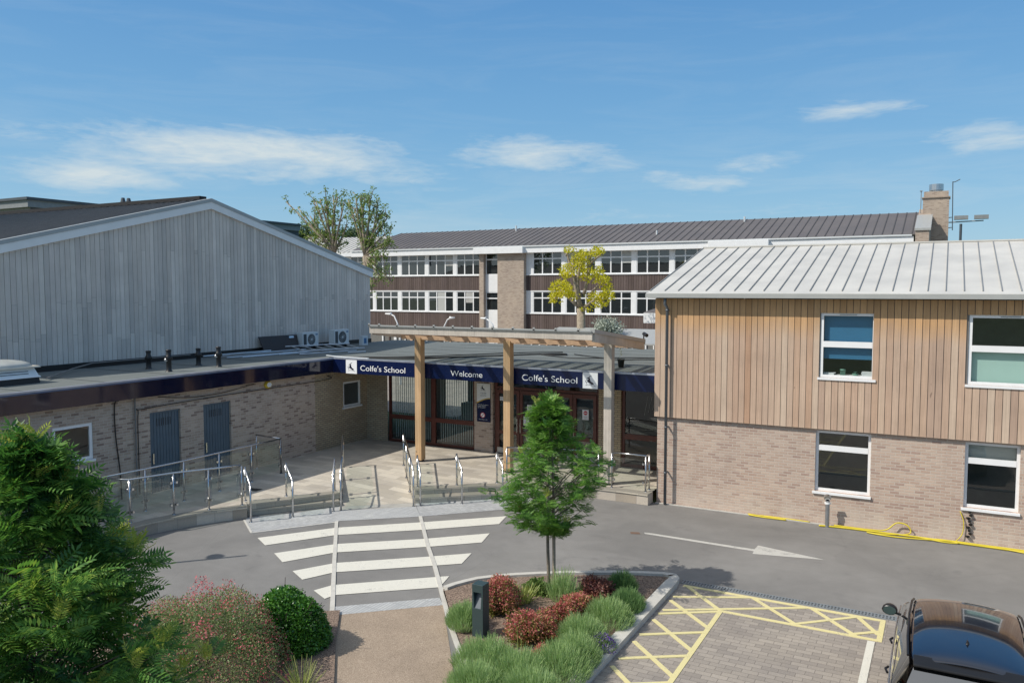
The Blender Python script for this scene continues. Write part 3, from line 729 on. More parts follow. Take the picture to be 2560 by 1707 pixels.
m = boards(MB(), Fr((0, 22.045, 0), X, NY), -7.28, XR, 2.49, 5.85, .157, upp, c=.026, gap=.014)
boards(m, Fr((-7.27, 0, 0), NY, NX), -33.2, -22.05, 2.49, 5.85, .157, c=.024)
part('timber_cladding', m, 'cedar', rb)
# roof
E0, RG, E1 = 21.68, 27.55, 33.5; ZE, ZR = 6.0, 7.52
m = MB(); slab(m, [(-7.42, E0, ZE), (XR, E0, ZE), (XR, RG, ZR), (-7.42, RG, ZR)], .05); slab(m, [(-7.42, RG, ZR), (XR, RG, ZR), (XR, E1, ZE), (-7.42, E1, ZE)], .05)
m.box(-7.42, XR, RG - .09, RG + .09, ZR - .01, ZR + .035)
rf = part('roof', m, 'zinc_pale', rb)
m = MB(); ts = []; xx = -6.98
while xx < XR: ts.append((xx + 7.42) / (XR + 7.42)); xx += .385
seams(m, (-7.42, E0 + .22, ZE + .057), (XR, E0 + .22, ZE + .057), (-7.42, RG - .1, ZR - .026), (XR, RG - .1, ZR - .026), ts + [0.0008], .03, .018)
part('standing_seam', m, 'zinc_seam', rf)
m = MB().box(-7.46, XR, E0 - .02, E0 + .02, 5.875, 5.99).box(-7.46, XR, E0 + .02, E0 + .14, 5.875, 5.895).box(-7.46, -7.44, E0 + .02, E0 + .14, 5.895, 5.98)
part('gutter', m, 'gutter_grey', rb)
part('soffit', MB().quad((-7.4, E0 + .12, 5.86), (-7.4, 22.08, 5.86), (XR, 22.08, 5.86), (XR, E0 + .12, 5.86)), 'soffit_dark', rb)
part('verge', MB().hexa([(-7.42, E0 + .1, 5.88), (-7.38, E0 + .1, 5.88), (-7.38, RG, 7.3), (-7.42, RG, 7.3), (-7.42, E0 + .1, 5.95), (-7.38, E0 + .1, 5.95), (-7.38, RG, 7.47), (-7.42, RG, 7.47)]), 'gutter_grey', rb)
m = MB().tube([(-6.93, 21.78, 5.9), (-6.93, 21.78, 5.70), (-6.90, 21.90, 5.58), (-6.90, 21.90, .02)], .042, 10)
for z in (5.5, 3.95, 2.2, .9): m.tube([(-6.90, 21.90, z), (-6.90, 21.90, z + .05)], .05, 10); m.box(-6.92, -6.88, 21.93, 22.1, z, z + .04)
part('downpipe', m, 'pipe_grey', rb, smooth=True)
for i, h in enumerate(upp):
    F = Fr((0, 22.045, 0), X, NY)
    zm = 4.70
    bl = ([(3.84 + .48, 5.45, 'blind_blue')], [(3.9, 4.66, 'blind_aqua')], [(3.9, 5.3, 'blind_grey')])[i]
    wd = window(rb, F, h[0], h[1], h[2], h[3], .07, .02, hb=(zm,), bar=.15, blind=bl,
                label=('upper window with blue roller blinds drawn most of the way', 'upper window with a pale aqua blind in the lower light', 'upper window with grey blind')[i])
    v = MB(); fbox(v, F, (h[0] + h[1]) / 2 - .2, (h[0] + h[1]) / 2 + .2, h[3] - .05, h[3] - .03, -.02, -.005); part('trickle_vent', v, 'gutter_grey', wd)
for i, h in enumerate(low):
    wd = window(rb, FB, h[0], h[1], h[2], h[3], .07, .09, hb=(1.98,), bar=.14, blind=(None, [(2.02, 2.38, 'blind_grey')], None)[i])
m = MB().box(-7.1, XR - .1, 22.4, 33.1, 2.9, 3.1).quad((-7.1, 24.9, 0), (XR, 24.9, 0), (XR, 24.9, 5.8), (-7.1, 24.9, 5.8)); m.box(-.2, -.1, 22.3, 24.9, 0, 5.8)
part('room_wall', m, 'interior_pale', rb)
# things on the sill behind the part-raised blue blind
SY = 22.27
part('window_board', MB().box(-2.85, -1.57, 22.15, 22.5, 3.86, 3.9), 'white_upvc', rb)
tag(part('storage_tin', MB().lathe((-2.33, SY, 3.9), [(0, 0), (.065, 0), (.065, .12), (.068, .12), (.068, .15), (.02, .155), (0, .155)]), 'green_pot', loc=(-2.33, SY, 3.9), smooth=True), 'pale green lidded tin on the windowsill under the blue blind', 'tin')
tag(part('bowl', MB().lathe((-2.03, SY, 3.9), [(0, 0), (.05, 0), (.085, .05), (.08, .05), (.03, .02), (0, .1), (.05, .09)]), 'green_pot', loc=(-2.03, SY, 3.9), smooth=True), 'low green bowl on the windowsill beside the stack of papers', 'bowl')
m = MB()
for k in range(7): dx = random.uniform(-.015, .015); m.box(-1.88 + dx, -1.63 + dx, 22.18, 22.38, 3.9 + k * .016, 3.913 + k * .016)
tag(part('paper_stack', m, 'paper', loc=(-1.75, 22.28, 3.9)), 'stack of papers at the right end of the windowsill under the blue blind', 'papers')
m = MB()
for k in range(4): dx = random.uniform(-.02, .02); m.box(-2.8 + dx, -2.52 + dx, 22.2, 22.4, 3.9 + k * .014, 3.911 + k * .014)
tag(part('paper_stack', m, 'paper', loc=(-2.66, 22.3, 3.9)), 'loose papers at the left end of the windowsill under the blue blind', 'papers')

# ------------------------------------------------------------------ timber hall with gable (left)
hb_ = thing('gabled_hall', 'large hall with silvered vertical board gable and dark seamed roof', 'building', (-24, 21, 0))
HX = -24.0; YL, YP, YRr = 11.7, 21.0, 30.3
def gz(y): return 9.08 - abs(y - YP) * .254
FG = Fr((HX, 0, 0), Y, X)
m = MB().quad((HX - .03, YL, 0), (HX - .03, YRr, 0), (HX - .03, YRr, gz(YRr)), (HX - .03, YP, 9.08), (HX - .03, YL, gz(YL)))
m.quad((HX - .03, YRr, 0), (-60, YRr, 0), (-60, YRr, 6.7), (HX - .03, YRr, 6.7)); m.quad((-60, YL, 0), (HX - .03, YL, 0), (HX - .03, YL, 6.7), (-60, YL, 6.7))
part('wall', m, 'soffit_dark', hb_)
ctab = [[random.choice((4.55, 4.7, 5.6, 5.75, 7.4)) + random.uniform(-.12, .12) for _ in range(random.choice((1, 1, 2)))] for _ in range(200)]
m = boards(MB(), Fr((HX - .03, 0, 0), Y, X), YL, YRr, 3.80, 9.2, .168, c=.032, gap=.013, top=gz, split=lambda a: ctab[int((a - YL) / .168) % 200])
part('timber_cladding', m, 'silver_boards', hb_)
m = boards(MB(), Fr((0, YRr, 0), NX, Y), 24.05, 30, 3.8, 6.7, .168, c=.03); part('timber_cladding', m, 'silver_boards', hb_)
part('flashing', MB().box(HX - .03, HX + .05, YL, YRr, 3.60, 3.80), 'black_plastic', hb_)
# verge boards
m = MB(); s = .254
def vb(mb, y0, y1, zt, zb, x0, x1):
    za, zc = 9.08 - abs(y0 - YP) * s, 9.08 - abs(y1 - YP) * s
    mb.hexa([(x1, y0, za + zb), (x1, y1, zc + zb), (x0, y1, zc + zb), (x0, y0, za + zb), (x1, y0, za + zt), (x1, y1, zc + zt), (x0, y1, zc + zt), (x0, y0, za + zt)])
vb(m, YL - .3, YP, .23, -.02, HX - .02, HX + .09); vb(m, YP, YRr + .12, .23, -.02, HX - .02, HX + .09)
part('verge_board', m, 'verge_grey', hb_)
m = MB(); vb(m, YL - .3, YP, .36, .23, HX - .1, HX + .11); vb(m, YP, YRr + .14, .36, .23, HX - .1, HX + .11)
part('verge_flashing', m, 'verge_flash', hb_)
m = MB(); slab(m, [(-62, YL - .6, 9.42 - (YP - YL + .6) * s), (HX, YL - .6, 9.42 - (YP - YL + .6) * s), (HX, YP, 9.42), (-62, YP, 9.42)], .06)
slab(m, [(-62, YP, 9.42), (HX, YP, 9.42), (HX, YRr + .15, 9.42 - (YRr + .15 - YP) * s), (-62, YRr + .15, 9.42 - (YRr + .15 - YP) * s)], .06)
hr = part('roof', m, 'hall_roof', hb_)
m = MB(); ts = [1 - (.25 + .42 * k) / 38 for k in range(88)]
seams(m, (-62, YL - .6, 9.43 - (YP - YL + .6) * s), (HX, YL - .6, 9.43 - (YP - YL + .6) * s), (-62, YP, 9.43), (HX, YP, 9.43), ts, .022, .02)
part('standing_seam', m, 'hall_roof_seam', hr)
part('ridge_cap', MB().box(-62, HX - .35, YP - .16, YP + .16, 9.41, 9.54), 'hall_roof', hb_)

# ------------------------------------------------------------------ flat-roofed entrance block
eb = thing('entrance_building', 'single-storey flat-roofed brick entrance block with navy fascia and glazed front', 'building', (-14, 24.6, 0))
RZ = 3.62; XF, YF = -19.45, 22.4; YB = 32.2
m = MB().prism([(-24.0, 7.6), (XF - .02, 7.6), (XF - .02, YF + .02), (-7.25, YF + .02), (-7.25, YB), (-24.0, YB)], 3.14, RZ)
part('flat_roof', m, 'roof_felt', eb)
for y in (24.6, 26.1, 27.7, 29.2, 30.8): part('felt_lap', MB().box(-19.3, -7.3, y, y + .07, RZ, RZ + .006), 'felt_lap', eb)
for y in (9.5, 11.5, 13.7, 15.9, 18.1, 20.4, 22.9): part('felt_lap', MB().box(-23.9, -19.6, y, y + .07, RZ, RZ + .006), 'felt_lap', eb)
m = MB().prism([(XF - .14, 7.6), (XF + .0, 7.6), (XF + .0, YF - .0), (-7.25, YF - .0), (-7.25, YF + .14), (XF - .14, YF + .14)], RZ - .01, RZ + .035)
part('edge_trim', m, 'trim_silver', eb)
m = MB().box(XF - .02, XF, 7.6, YF, 3.13, RZ - .012); fo = part('side_fascia', m, 'navy_dark', eb, label='glossy dark navy fascia along the shaded side wing')
part('edge_trim', MB().box(XF, XF + .012, 7.6, YF, RZ - .045, RZ - .011), 'trim_blue', fo)
part('front_fascia', MB().box(XF, -7.25, YF, YF + .02, 3.12, RZ - .012), 'navy', eb, label='navy blue fascia across the front')
part('soffit', MB().quad((XF - .02, YF, 3.12), (-7.25, YF, 3.12), (-7.25, 24.8, 3.12), (XF - .02, 24.8, 3.12)).quad((-19.9, 7.6, 3.13), (XF, 7.6, 3.13), (XF, YF, 3.13), (-19.9, YF, 3.13)), 'soffit_dark', eb)
# side wing wall
FW = Fr((-19.7, 0, 0), Y, X)
holes = [(12.14, 13.22, 1.66, 2.62), (14.95, 15.98, .30, 2.63), (16.81, 17.87, .30, 2.63)]
part('side_wall', wall(MB(), FW, 7.6, 21.7, 0, 3.14, holes, .12), 'grey_brick', eb)
part('side_wall', wall(MB(), FW, 21.7, 24.6, 0, 3.14, [(23.22, 24.22, 1.72, 2.66)], .12), 'yellow_brick', eb)
window(eb, FW, 12.14, 13.22, 1.66, 2.62, .08, .02, label='white window in the shaded side wing')
window(eb, FW, 23.22, 24.22, 1.72, 2.66, .07, .02, label='small white window in the corner of the forecourt')
for i, h in enumerate(holes[1:]):
    m = MB(); n = 9; p = (h[1] - h[0] - .12) / n
    fbox(m, FW, h[0], h[1], h[2], h[3], -.10, -.08)
    for k in range(n): fbox(m, FW, h[0] + .06 + k * p + .006, h[0] + .06 + (k + 1) * p - .006, h[2] + .02, h[3] - .05, -.08, -.062)
    d = part('steel_door', m, 'steel_door', eb)
    part('door_frame', fbox(fbox(MB(), FW, h[0], h[0] + .05, h[2], h[3], -.08, -.03), FW, h[0] + .05, h[1], h[3] - .05, h[3], -.08, -.03), 'steel_door', d)
    g = MB()
    for k in range(7): fbox(g, FW, h[0] + .26 + k * .075, h[0] + .285 + k * .075, h[3] - .42, h[3] - .2, -.062, -.058)
    part('vent_slot', g, 'drain_dark', d)
    part('handle', fbox(MB(), FW, h[0] + .09, h[0] + .13, 1.15, 1.45, -.06, -.02), 'steel', d)
# facade at the back of the porch
FF = Fr((0, 24.6, 0), X, NY)
bw = MB(); wall(bw, FF, -19.7, -18.7, 0, 3.14); part('front_wall', bw, 'yellow_brick', eb)
bw = MB(); fbox(bw, FF, -14.83, -14.07, .3, 3.14, -.3, .02); part('brick_pier', bw, 'grey_brick', eb)
bw = MB(); fbox(bw, FF, -10.04, -9.26, .3, 3.14, -.3, .02); part('brick_pier', bw, 'yellow_brick', eb)
def glazed(name, a0, a1, b0, b1, vb, hb, fm='mahogany', bar=.09, label=None):
    m = MB(); 
    fbox(m, FF, a0, a1, b0, b0 + .1, -.16, -.08); fbox(m, FF, a0, a1, b1 - .06, b1, -.16, -.08); fbox(m, FF, a0, a0 + .1, b0 + .1, b1 - .06, -.16, -.08); fbox(m, FF, a1 - .1, a1, b0 + .1, b1 - .06, -.16, -.08)
    for v in vb: fbox(m, FF, v - .09, v + .09, b0 + .1, b1 - .06, -.16, -.075)
    for h, hh in hb: fbox(m, FF, a0 + .1, a1 - .1, h, h + hh, -.16, -.07)
    o = part(name, m, fm, eb, label=label)
    g = MB().quad(FF.P(a0 + .03, b0 + .03, -.12), FF.P(a1 - .03, b0 + .03, -.12), FF.P(a1 - .03, b1 - .03, -.12), FF.P(a0 + .03, b1 - .03, -.12))
    part('pane', g, 'glass', o)
    return o
g1 = glazed('glazed_screen', -18.7, -14.83, WP, 3.14, (-16.66,), ((1.20, .16),), label='wide two-bay screen with vertical strip blinds')
sb = MB(); a = -18.55
while a < -14.95:
    if not (-16.78 < a < -16.54): fbox(sb, FF, a, a + .03, .45, 3.05, -.32, -.318)
    a += .098
part('vertical_blind', sb, 'strip_blind', g1)
ds = glazed('door_screen', -14.04, -10.04, WP, 3.14, (), ((2.60, .10),), label='timber door screen with a transom over two pairs of doors')
part('mullion', fbox(MB(), FF, -12.1, -11.92, WP, 2.6, -.16, -.06), 'mahogany', ds)
dx = [(-13.94, -13.03), (-13.01, -12.1), (-11.92, -11.0), (-10.98, -10.14)]
for i, (a0, a1) in enumerate(dx):
    m = MB(); s = .11
    fbox(m, FF, a0, a0 + s, WP + .01, 2.59, -.09, -.03); fbox(m, FF, a1 - s, a1, WP + .01, 2.59, -.09, -.03)
    fbox(m, FF, a0 + s, a1 - s, WP + .01, WP + .2, -.09, -.03); fbox(m, FF, a0 + s, a1 - s, 2.46, 2.59, -.09, -.03); fbox(m, FF, a0 + s, a1 - s, 1.02, 1.15, -.09, -.03)
    d = part('entrance_door', m, 'mahogany', eb)
    part('pane', MB().quad(FF.P(a0 + .1, WP + .1, -.06), FF.P(a1 - .1, WP + .1, -.06), FF.P(a1 - .1, 2.5, -.06), FF.P(a0 + .1, 2.5, -.06)), 'glass', d)
    hx = a1 - .055 if i % 2 == 0 else a0 + .055
    part('handle', MB().tube([FF.P(hx, 1.12, 0), FF.P(hx, 1.12, .04), FF.P(hx, 1.62, .04), FF.P(hx, 1.62, 0)], .014, 6), 'steel', d)
    part('kick_plate', fbox(MB(), FF, a0 + .03, a1 - .03, WP + .02, WP + .22, -.03, -.026), 'steel_dull', d)
g3 = glazed('window_screen', -9.26, -7.26, WP, 3.14, (), ((1.23, .18),), label='large reflecting window beside the clad building')
et = text('etched_lettering', "COLFE'S", FF, -8.85, -7.6, 2.86, .13, -.11, 'etched', g3)
for k, o in enumerate((.0,)): pass
rr = MB()
for a in np.linspace(-8.5, -7.45, 9): rr.tube([FF.P(a, 2.15 + .1 * math.sin(a * 9), -.11), FF.P(a + .12, 2.55 + .15 * math.sin(a * 5), -.11)], .008, 4)
part('etched_drawing', rr, 'etched', g3)
# notices
def notice(a, b, wd, h, redc, label):
    m = fbox(MB(), FF, a, a + wd, b, b + h, -.029 + .0, -.025); t = part('door_notice', m, 'paper', loc=FF.P(a + wd / 2, b, 0))
    tag(t, label, 'notice', 'paper notices taped to the entrance doors')
    if redc:
        c = MB(); cx, cb = a + wd / 2, b + h * .68; n = 18
        c.quad(*[FF.P(cx + .07 * math.cos(2 * math.pi * k / n), cb + .07 * math.sin(2 * math.pi * k / n), -.0235) for k in range(n)]); part('no_entry_disc', c, 'sign_red', t)
        part('no_entry_bar', fbox(MB(), FF, cx - .05, cx + .05, cb - .013, cb + .013, -.0235, -.022), 'paper', t)
        l = MB()
        for k in range(3): fbox(l, FF, cx - .06 + .02 * (k == 0), cx + .06 - .02 * (k == 0), b + .04 + .035 * k, b + .05 + .035 * k, -.025, -.0235)
        part('printed_line', l, 'far_grey', t)
    else:
        l = MB()
        for k in range(5): fbox(l, FF, a + .03, a + wd - .03 - .02 * (k % 2), b + .04 + .035 * k, b + .047 + .035 * k, -.025, -.0235)
        part('printed_line', l, 'far_grey', t)
notice(-11.60, 1.76, .22, .33, True, 'white notice with red no-entry disc on the door left of the last door')
notice(-10.64, 1.76, .23, .34, True, 'white notice with red no-entry disc on the rightmost entrance door')
notice(-12.72, 1.86, .2, .26, False, 'small white printed sheet high on the second entrance door')
notice(-12.86, 1.38, .22, .32, False, 'white printed sheet low on the second entrance door')
notice(-13.8, 2.2, .2, .14, False, 'short white sheet at the top of the leftmost entrance door')
# interior of the block
m = MB().quad((-19.6, 24.7, .31), (-7.3, 24.7, .31), (-7.3, YB, .31), (-19.6, YB, .31))
part('interior_floor', m, 'interior', eb)
m = MB().box(-19.7, -19.0, YB - .1, YB, .3, 3.14).box(-16.3, -15.6, YB - .1, YB, .3, 3.14).box(-12.6, -7.25, YB - .1, YB, .3, 3.14).box(-19.0, -16.3, YB - .1, YB, .3, 1.9).box(-15.6, -12.6, YB - .1, YB, .3, 3.14)
m.box(-19.0, -18.0, 27.5, 27.6, .3, 3.1).box(-13.9, -13.8, 26.5, 30, .3, 3.1)
part('interior_wall', m, 'interior', eb)
part('counter', MB().box(-17.9, -15.4, 28.6, 29.2, .31, 1.35), 'far_grey', eb)
part('side_wing_back', MB().quad((-21.8, 7.6, 0), (-21.8, 24.6, 0), (-21.8, 24.6, 3.14), (-21.8, 7.6, 3.14)), 'interior_pale', eb)

# signs on the fascia
FS = Fr((0, YF, 0), X, NY)
def sign(label, a0, a1, word, t0, t1, b0, h, crest=None):
    s = part('fascia_sign', fbox(MB(), FS, a0, a1, 3.125, RZ - .02, 0, .022), 'navy', loc=FS.P((a0 + a1) / 2, 3.125, 0)); tag(s, label, 'sign', 'navy signs on the entrance fascia')
    text('lettering', word, FS, t0, t1, b0, h, .027, 'letter_white', s)
    if crest is not None:
        q = part('crest_panel', fbox(MB(), FS, crest, crest + .49, 3.12, RZ - .015, .022, .03), 'letter_white', s); stag(FS, crest, 3.13, .475, .033, s, 'navy_dark')
sign("navy sign reading Colfe's School with stag crest at its left end", -19.02, -15.2, "Colfe's School", -18.19, -16.25, 3.245, .20, -18.84)
sign('navy sign reading Welcome between the first two timber posts', -15.16, -12.0, "Welcome", -14.41, -13.19, 3.255, .19)
sign("navy sign reading Colfe's School with stag crest at its right end", -11.96, -8.95, "Colfe's School", -11.74, -9.84, 3.25, .20, -9.66)
# totem sign on the brick pier
FP = Fr((0, 24.58, 0), X, NY)
t = part('visitor_sign', fbox(MB(), FP, -14.70, -14.15, 1.40, 2.77, 0, .03), 'navy', loc=FP.P(-14.42, 1.4, 0)); tag(t, 'tall navy and white visitor sign on the brick pier beside the doors', 'sign')
n = 14; top = [(-14.70, 2.77), (-14.15, 2.77)]; cur = [(-14.70 + .55 * k / n, 2.10 + .165 * math.sin(math.pi / 2 * k / n)) for k in range(n + 1)]
m = MB(); 
for k in range(n): m.quad(FP.P(*cur[k], .034), FP.P(*cur[k + 1], .034), FP.P(cur[k + 1][0], 2.77, .034), FP.P(cur[k][0], 2.77, .034))
part('white_panel', m, 'sign_white', t)
m = MB()
for k in range(n): m.quad(FP.P(cur[k][0], cur[k][1] - .05 + .02 * k / n, .036), FP.P(cur[k + 1][0], cur[k + 1][1] - .05 + .02 * (k + 1) / n, .036), FP.P(*cur[k + 1], .036), FP.P(*cur[k], .036))
part('gold_swoosh', m, 'sign_gold', t)
stag(FP, -14.60, 2.47, .30, .036, t, 'navy_dark')
text('lettering', "COLFE'S", FP, -14.55, -14.31, 2.40, .055, .036, 'navy_dark', t); text('lettering', "SCHOOL", FP, -14.55, -14.31, 2.32, .045, .036, 'navy_dark', t)
for k, s in enumerate(("Would all visitors", "please register", "by reception")): text('lettering', s, FP, -14.66, -14.66 + (.43, .33, .30)[k], 2.00 - .052 * k, .034, .033, 'letter_white', t)
m = MB(); c = (-14.46, 1.64)
m.quad(*[FP.P(c[0] + .10 * math.cos(2 * math.pi * k / 20), c[1] + .10 * math.sin(2 * math.pi * k / 20), .033) for k in range(20)]); part('red_ring', m, 'sign_red', t)
m = MB().quad(*[FP.P(c[0] + .078 * math.cos(2 * math.pi * k / 20), c[1] + .078 * math.sin(2 * math.pi * k / 20), .0345) for k in range(20)]); part('white_disc', m, 'letter_white', t)
m = MB().quad(*[FP.P(c[0] + x, c[1] + y, .036) for x, y in ((-.06, -.045), (-.045, -.06), (.06, .045), (.045, .06))]); part('red_slash', m, 'sign_red', t)
text('lettering', "No smoking on site", FP, -14.62, -14.28, 1.475, .03, .033, 'letter_white', t)
# ------------------------------------------------------------------ timber canopy
cp = thing('entrance_canopy', 'timber entrance canopy on three square posts with glazed sloping roof', 'canopy', (-12.1, 22.2, 0.32))
def cz(y): return 4.94 - (y - 20.5) * .118         # top of the canopy timbers
for px in (-15.51, -12.12, -8.73):
    zt = cz(22.2) - .24
    m = MB().box(px - .12, px - .045, 22.06, 22.30, WP + .06, zt).box(px - .045, px - .038, 22.063, 22.297, WP + .06, zt).box(px - .038, px + .038, 22.06, 22.30, WP + .06, zt).box(px + .038, px + .045, 22.063, 22.297, WP + .06, zt).box(px + .045, px + .12, 22.06, 22.30, WP + .06, zt)
    p = part('post', m, 'post_timber' if px < -10 else 'weathered_timber', cp)
    part('post_shoe', MB().box(px - .09, px + .09, 22.09, 22.27, WP - .02, WP + .06), 'black_plastic', p)
    part('bolt', MB().tube([(px - .08, 22.055, WP + .35), (px - .08, 22.045, WP + .35)], .02, 8), 'steel', p)
XA, XB = -16.28, -8.58
part('front_beam', MB().box(XA, -12.36, 20.5, 20.6, 4.71, 4.94).box(-12.355, XB, 20.5, 20.6, 4.71, 4.94), 'weathered_timber', cp)
def sl(mb, x0, x1, y0, y1, dt, db):
    return mb.hexa([(x0, y0, cz(y0) + db), (x1, y0, cz(y0) + db), (x1, y1, cz(y1) + db), (x0, y1, cz(y1) + db), (x0, y0, cz(y0) + dt), (x1, y0, cz(y0) + dt), (x1, y1, cz(y1) + dt), (x0, y1, cz(y1) + dt)])
part('side_beam', sl(MB(), XB - .05, XB + .05, 20.6, 24.7, 0, -.27), 'weathered_timber', cp)
part('side_beam', sl(MB(), XA, XA + .08, 20.6, 24.7, 0, -.27), 'weathered_timber', cp)
part('side_flashing', sl(MB(), XB - .06, XB + .075, 20.5, 24.75, .075, -.03), 'gutter_grey', cp)
part('cross_beam', MB().box(XA + .08, XB - .05, 22.1, 22.26, cz(22.2) - .30, cz(22.2) - .12), 'rafter_timber', cp)
part('rear_beam', MB().box(XA + .08, XB - .05, 24.5, 24.6, cz(24.6) - .22, cz(24.6) - .02), 'rafter_timber', cp)
part('rear_gutter', MB().box(XA, XB + .05, 24.68, 24.8, cz(24.7) - .1, cz(24.7) - .02), 'gutter_grey', cp)
rx = [-15.85, -15.15, -14.46, -13.77, -13.08, -12.41, -11.71, -11.03, -10.35, -9.66, -8.97]
for x in rx: part('rafter', sl(MB(), x - .03, x + .03, 20.6, 24.5, -.02, -.20), 'rafter_timber', cp)
for x in rx + [XA + .03]:
    b = part('glazing_bar', sl(MB(), x - .03, x + .03, 20.46, 24.72, .045, .012), 'gutter_grey', cp)
    part('end_cap', MB().box(x - .032, x + .032, 20.44, 20.47, cz(20.5) - .01, cz(20.5) + .085), 'gutter_grey', b)
part('glass_roof', MB().quad((XA, 20.46, cz(20.46) + .01), (XB, 20.46, cz(20.46) + .01), (XB, 24.72, cz(24.72) + .01), (XA, 24.72, cz(24.72) + .01)), 'canopy_glass', cp)
part('front_flashing', MB().box(XA, XB, 20.455, 20.50, 4.915, 4.955).box(XA, XB, 20.44, 20.455, 4.94, 4.98), 'gutter_grey', cp)
part('brace', MB().tube([(-15.62, 22.05, 4.5), (-15.45, 22.05, 4.1)], .008, 5), 'hall_roof_seam', cp)
# security camera on the rear corner of the canopy
t = tag(part('security_camera', MB().tube([(-8.6, 24.85, cz(24.8) + .25), (-8.45, 24.72, cz(24.8) + .2)], .06, 10), 'black_plastic', loc=(-8.6, 24.85, cz(24.8) + .1)), 'small black security camera on the right rear corner of the timber canopy', 'camera')
part('bracket', MB().tube([(-8.6, 24.85, cz(24.8) - .05), (-8.6, 24.85, cz(24.8) + .25)], .02, 6), 'black_plastic', t)

# ------------------------------------------------------------------ railings and balustrades
def clampm(mb, p, s=.025): mb.box(p[0] - s, p[0] + s, p[1] - s, p[1] + s, p[2] - s, p[2] + s)
def balustrade(label, pts, h, group=None, z=WP, posts=None, name='glass_balustrade', slope=None, cat='balustrade'):
    zf = slope or (lambda i: z)
    P = [Vector((p[0], p[1], zf(i))) for i, p in enumerate(pts)]
    t = thing(name, label, cat, tuple(P[0]), group)
    part('handrail', MB().tube([p + Vector((0, 0, h)) for p in P], .025, 10), 'steel', t, smooth=True)
    for i, p in enumerate(P):
        if posts and i not in posts: continue
        po = part('post', MB().tube([p, p + Vector((0, 0, h - .02))], .026, 8), 'steel', t, smooth=True)
        part('base_plate', MB().lathe(tuple(p), [(0, .012), (.05, .012), (.055, 0)], 10), 'steel', po)
    for a, b in zip(P, P[1:]):
        d = (b - a); L = d.length; u = d / L; g0, g1 = a + u * .08, b - u * .08
        n = Vector((-u.y, u.x, 0)).normalized() * .005; lo, hi = Vector((0, 0, .12)), Vector((0, 0, h - .12))
        g = part('glass_panel', MB().quad(g0 + lo, g1 + lo, g1 + hi, g0 + hi), 'balustrade_glass', t)
        for q, s in ((a, 1), (b, -1)):
            for zz in (.25, h - .25):
                m = MB(); c = q + u * s * .07 + Vector((0, 0, zz)); clampm(m, c, .028); part('clamp', m, 'steel', g)
    return t
front = [(x - .0, y + .12) for x, y in [(-17.718, 12.740), (-17.389, 13.713), (-16.960, 14.456), (-16.555, 15.209)]]
front[0] = (front[0][0], front[0][1] - .05)
back = [(-18.340, 18.601), (-18.318, 17.358), (-18.306, 16.124), (-18.280, 14.883), (-18.334, 13.713), (-18.450, 12.569)]
GB = 'glass balustrades round the entrance terrace'
balustrade('curved glass balustrade along the outer edge of the left ramp', [back[-1]] + front, 1.08, GB)
balustrade('long straight glass balustrade between the left ramp and the steel doors', back, 1.10, GB)
balustrade('short glass return panel where the left balustrade turns to the brick wall', [back[0], (-19.55, back[0][1] + .15)], 1.10, GB)
rt = [(-11.557, 21.043), (-10.193, 21.494), (-8.897, 21.814)]; 
balustrade('glass balustrade behind the young tree, left of the pale third post', rt, 1.04, GB)
r2 = [(-8.498, 21.855), (-7.462, 21.851), (-7.460, 22.158)]
balustrade('glass balustrade between the pale third post and the clad building', r2, 1.04, GB)
t = tag(part('rail_post', MB().box(-17.95 - .5, -17.87 - .5, 11.72, 11.80, .3, 1.72), 'white_paint', loc=(-18.4, 11.76, .3)), 'tall pale square post at the left end of the balustrade', 'post')
GH = 'stainless step handrails'
def handrail(label, lo, up):
    lo = Vector((*lo, 0.0)); up = Vector((*up, WP)); d = (up - lo); d.z = 0; u = d.normalized()
    t = thing('step_handrail', label, 'handrail', tuple(lo), GH)
    zl, zu = 1.0, WP + .93
    rail = [lo + Vector((0, 0, zl - .12)), lo + Vector((0, 0, zl)) + u * .0, up + Vector((0, 0, zu - WP - .06)) - u * .06, up + Vector((0, 0, zu - WP)) - u * .0, up + Vector((0, 0, zu - WP - .03)) + u * .06, up + Vector((0, 0, zu - WP - .10)) + u * .07]
    part('handrail', MB().tube(rail, .024, 8), 'steel', t, smooth=True)
    for p, z1 in ((lo, zl - .02), (up, zu - .03)):
        po = part('post', MB().tube([p, Vector((p.x, p.y, z1))], .026, 8), 'steel', t, smooth=True)
        part('base_plate', MB().lathe(tuple(p), [(0, .012), (.05, .012), (.055, 0)], 10), 'steel', po)
    n = Vector((-u.y, u.x, 0)) * .005; a, b = lo + u * .05, up - u * .05
    g = part('glass_panel', MB().quad(a + Vector((0, 0, .2)), b + Vector((0, 0, .12)), b + Vector((0, 0, .8)), a + Vector((0, 0, .82))), 'balustrade_glass', t)
    for q in (a + Vector((0, 0, .3)), a + Vector((0, 0, .72)), b + Vector((0, 0, .25)), b + Vector((0, 0, .7))):
        m = MB(); clampm(m, q, .024); part('clamp', m, 'steel', g)
lows = [(-15.950, 15.056), (-15.314, 15.939), (-14.723, 16.882), (-12.931, 18.473), (-12.031, 19.245), (-11.181, 20.118)]
ups = [(-16.804, 15.681), (-16.189, 16.601), (-15.383, 17.704), (-13.547, 19.218), (-12.648, 19.947), (-11.738, 20.755)]
for lab, a, b in zip(('leftmost handrail of the left flight of steps, next to the balustrade', 'middle handrail of the left flight of steps', 'right handrail of the left flight, close to the ramp', 'left handrail of the right flight, close to the ramp', 'middle handrail of the right flight of steps', 'right handrail of the right flight, beside the second timber post'), lows, ups): handrail(lab, a, b)
rl = [(-14.594, 17.043)]; rl_t = [(-17.187, 20.206)]; rr_ = [(-13.084, 18.357)]; rr_t = [(-15.625, 21.382)]
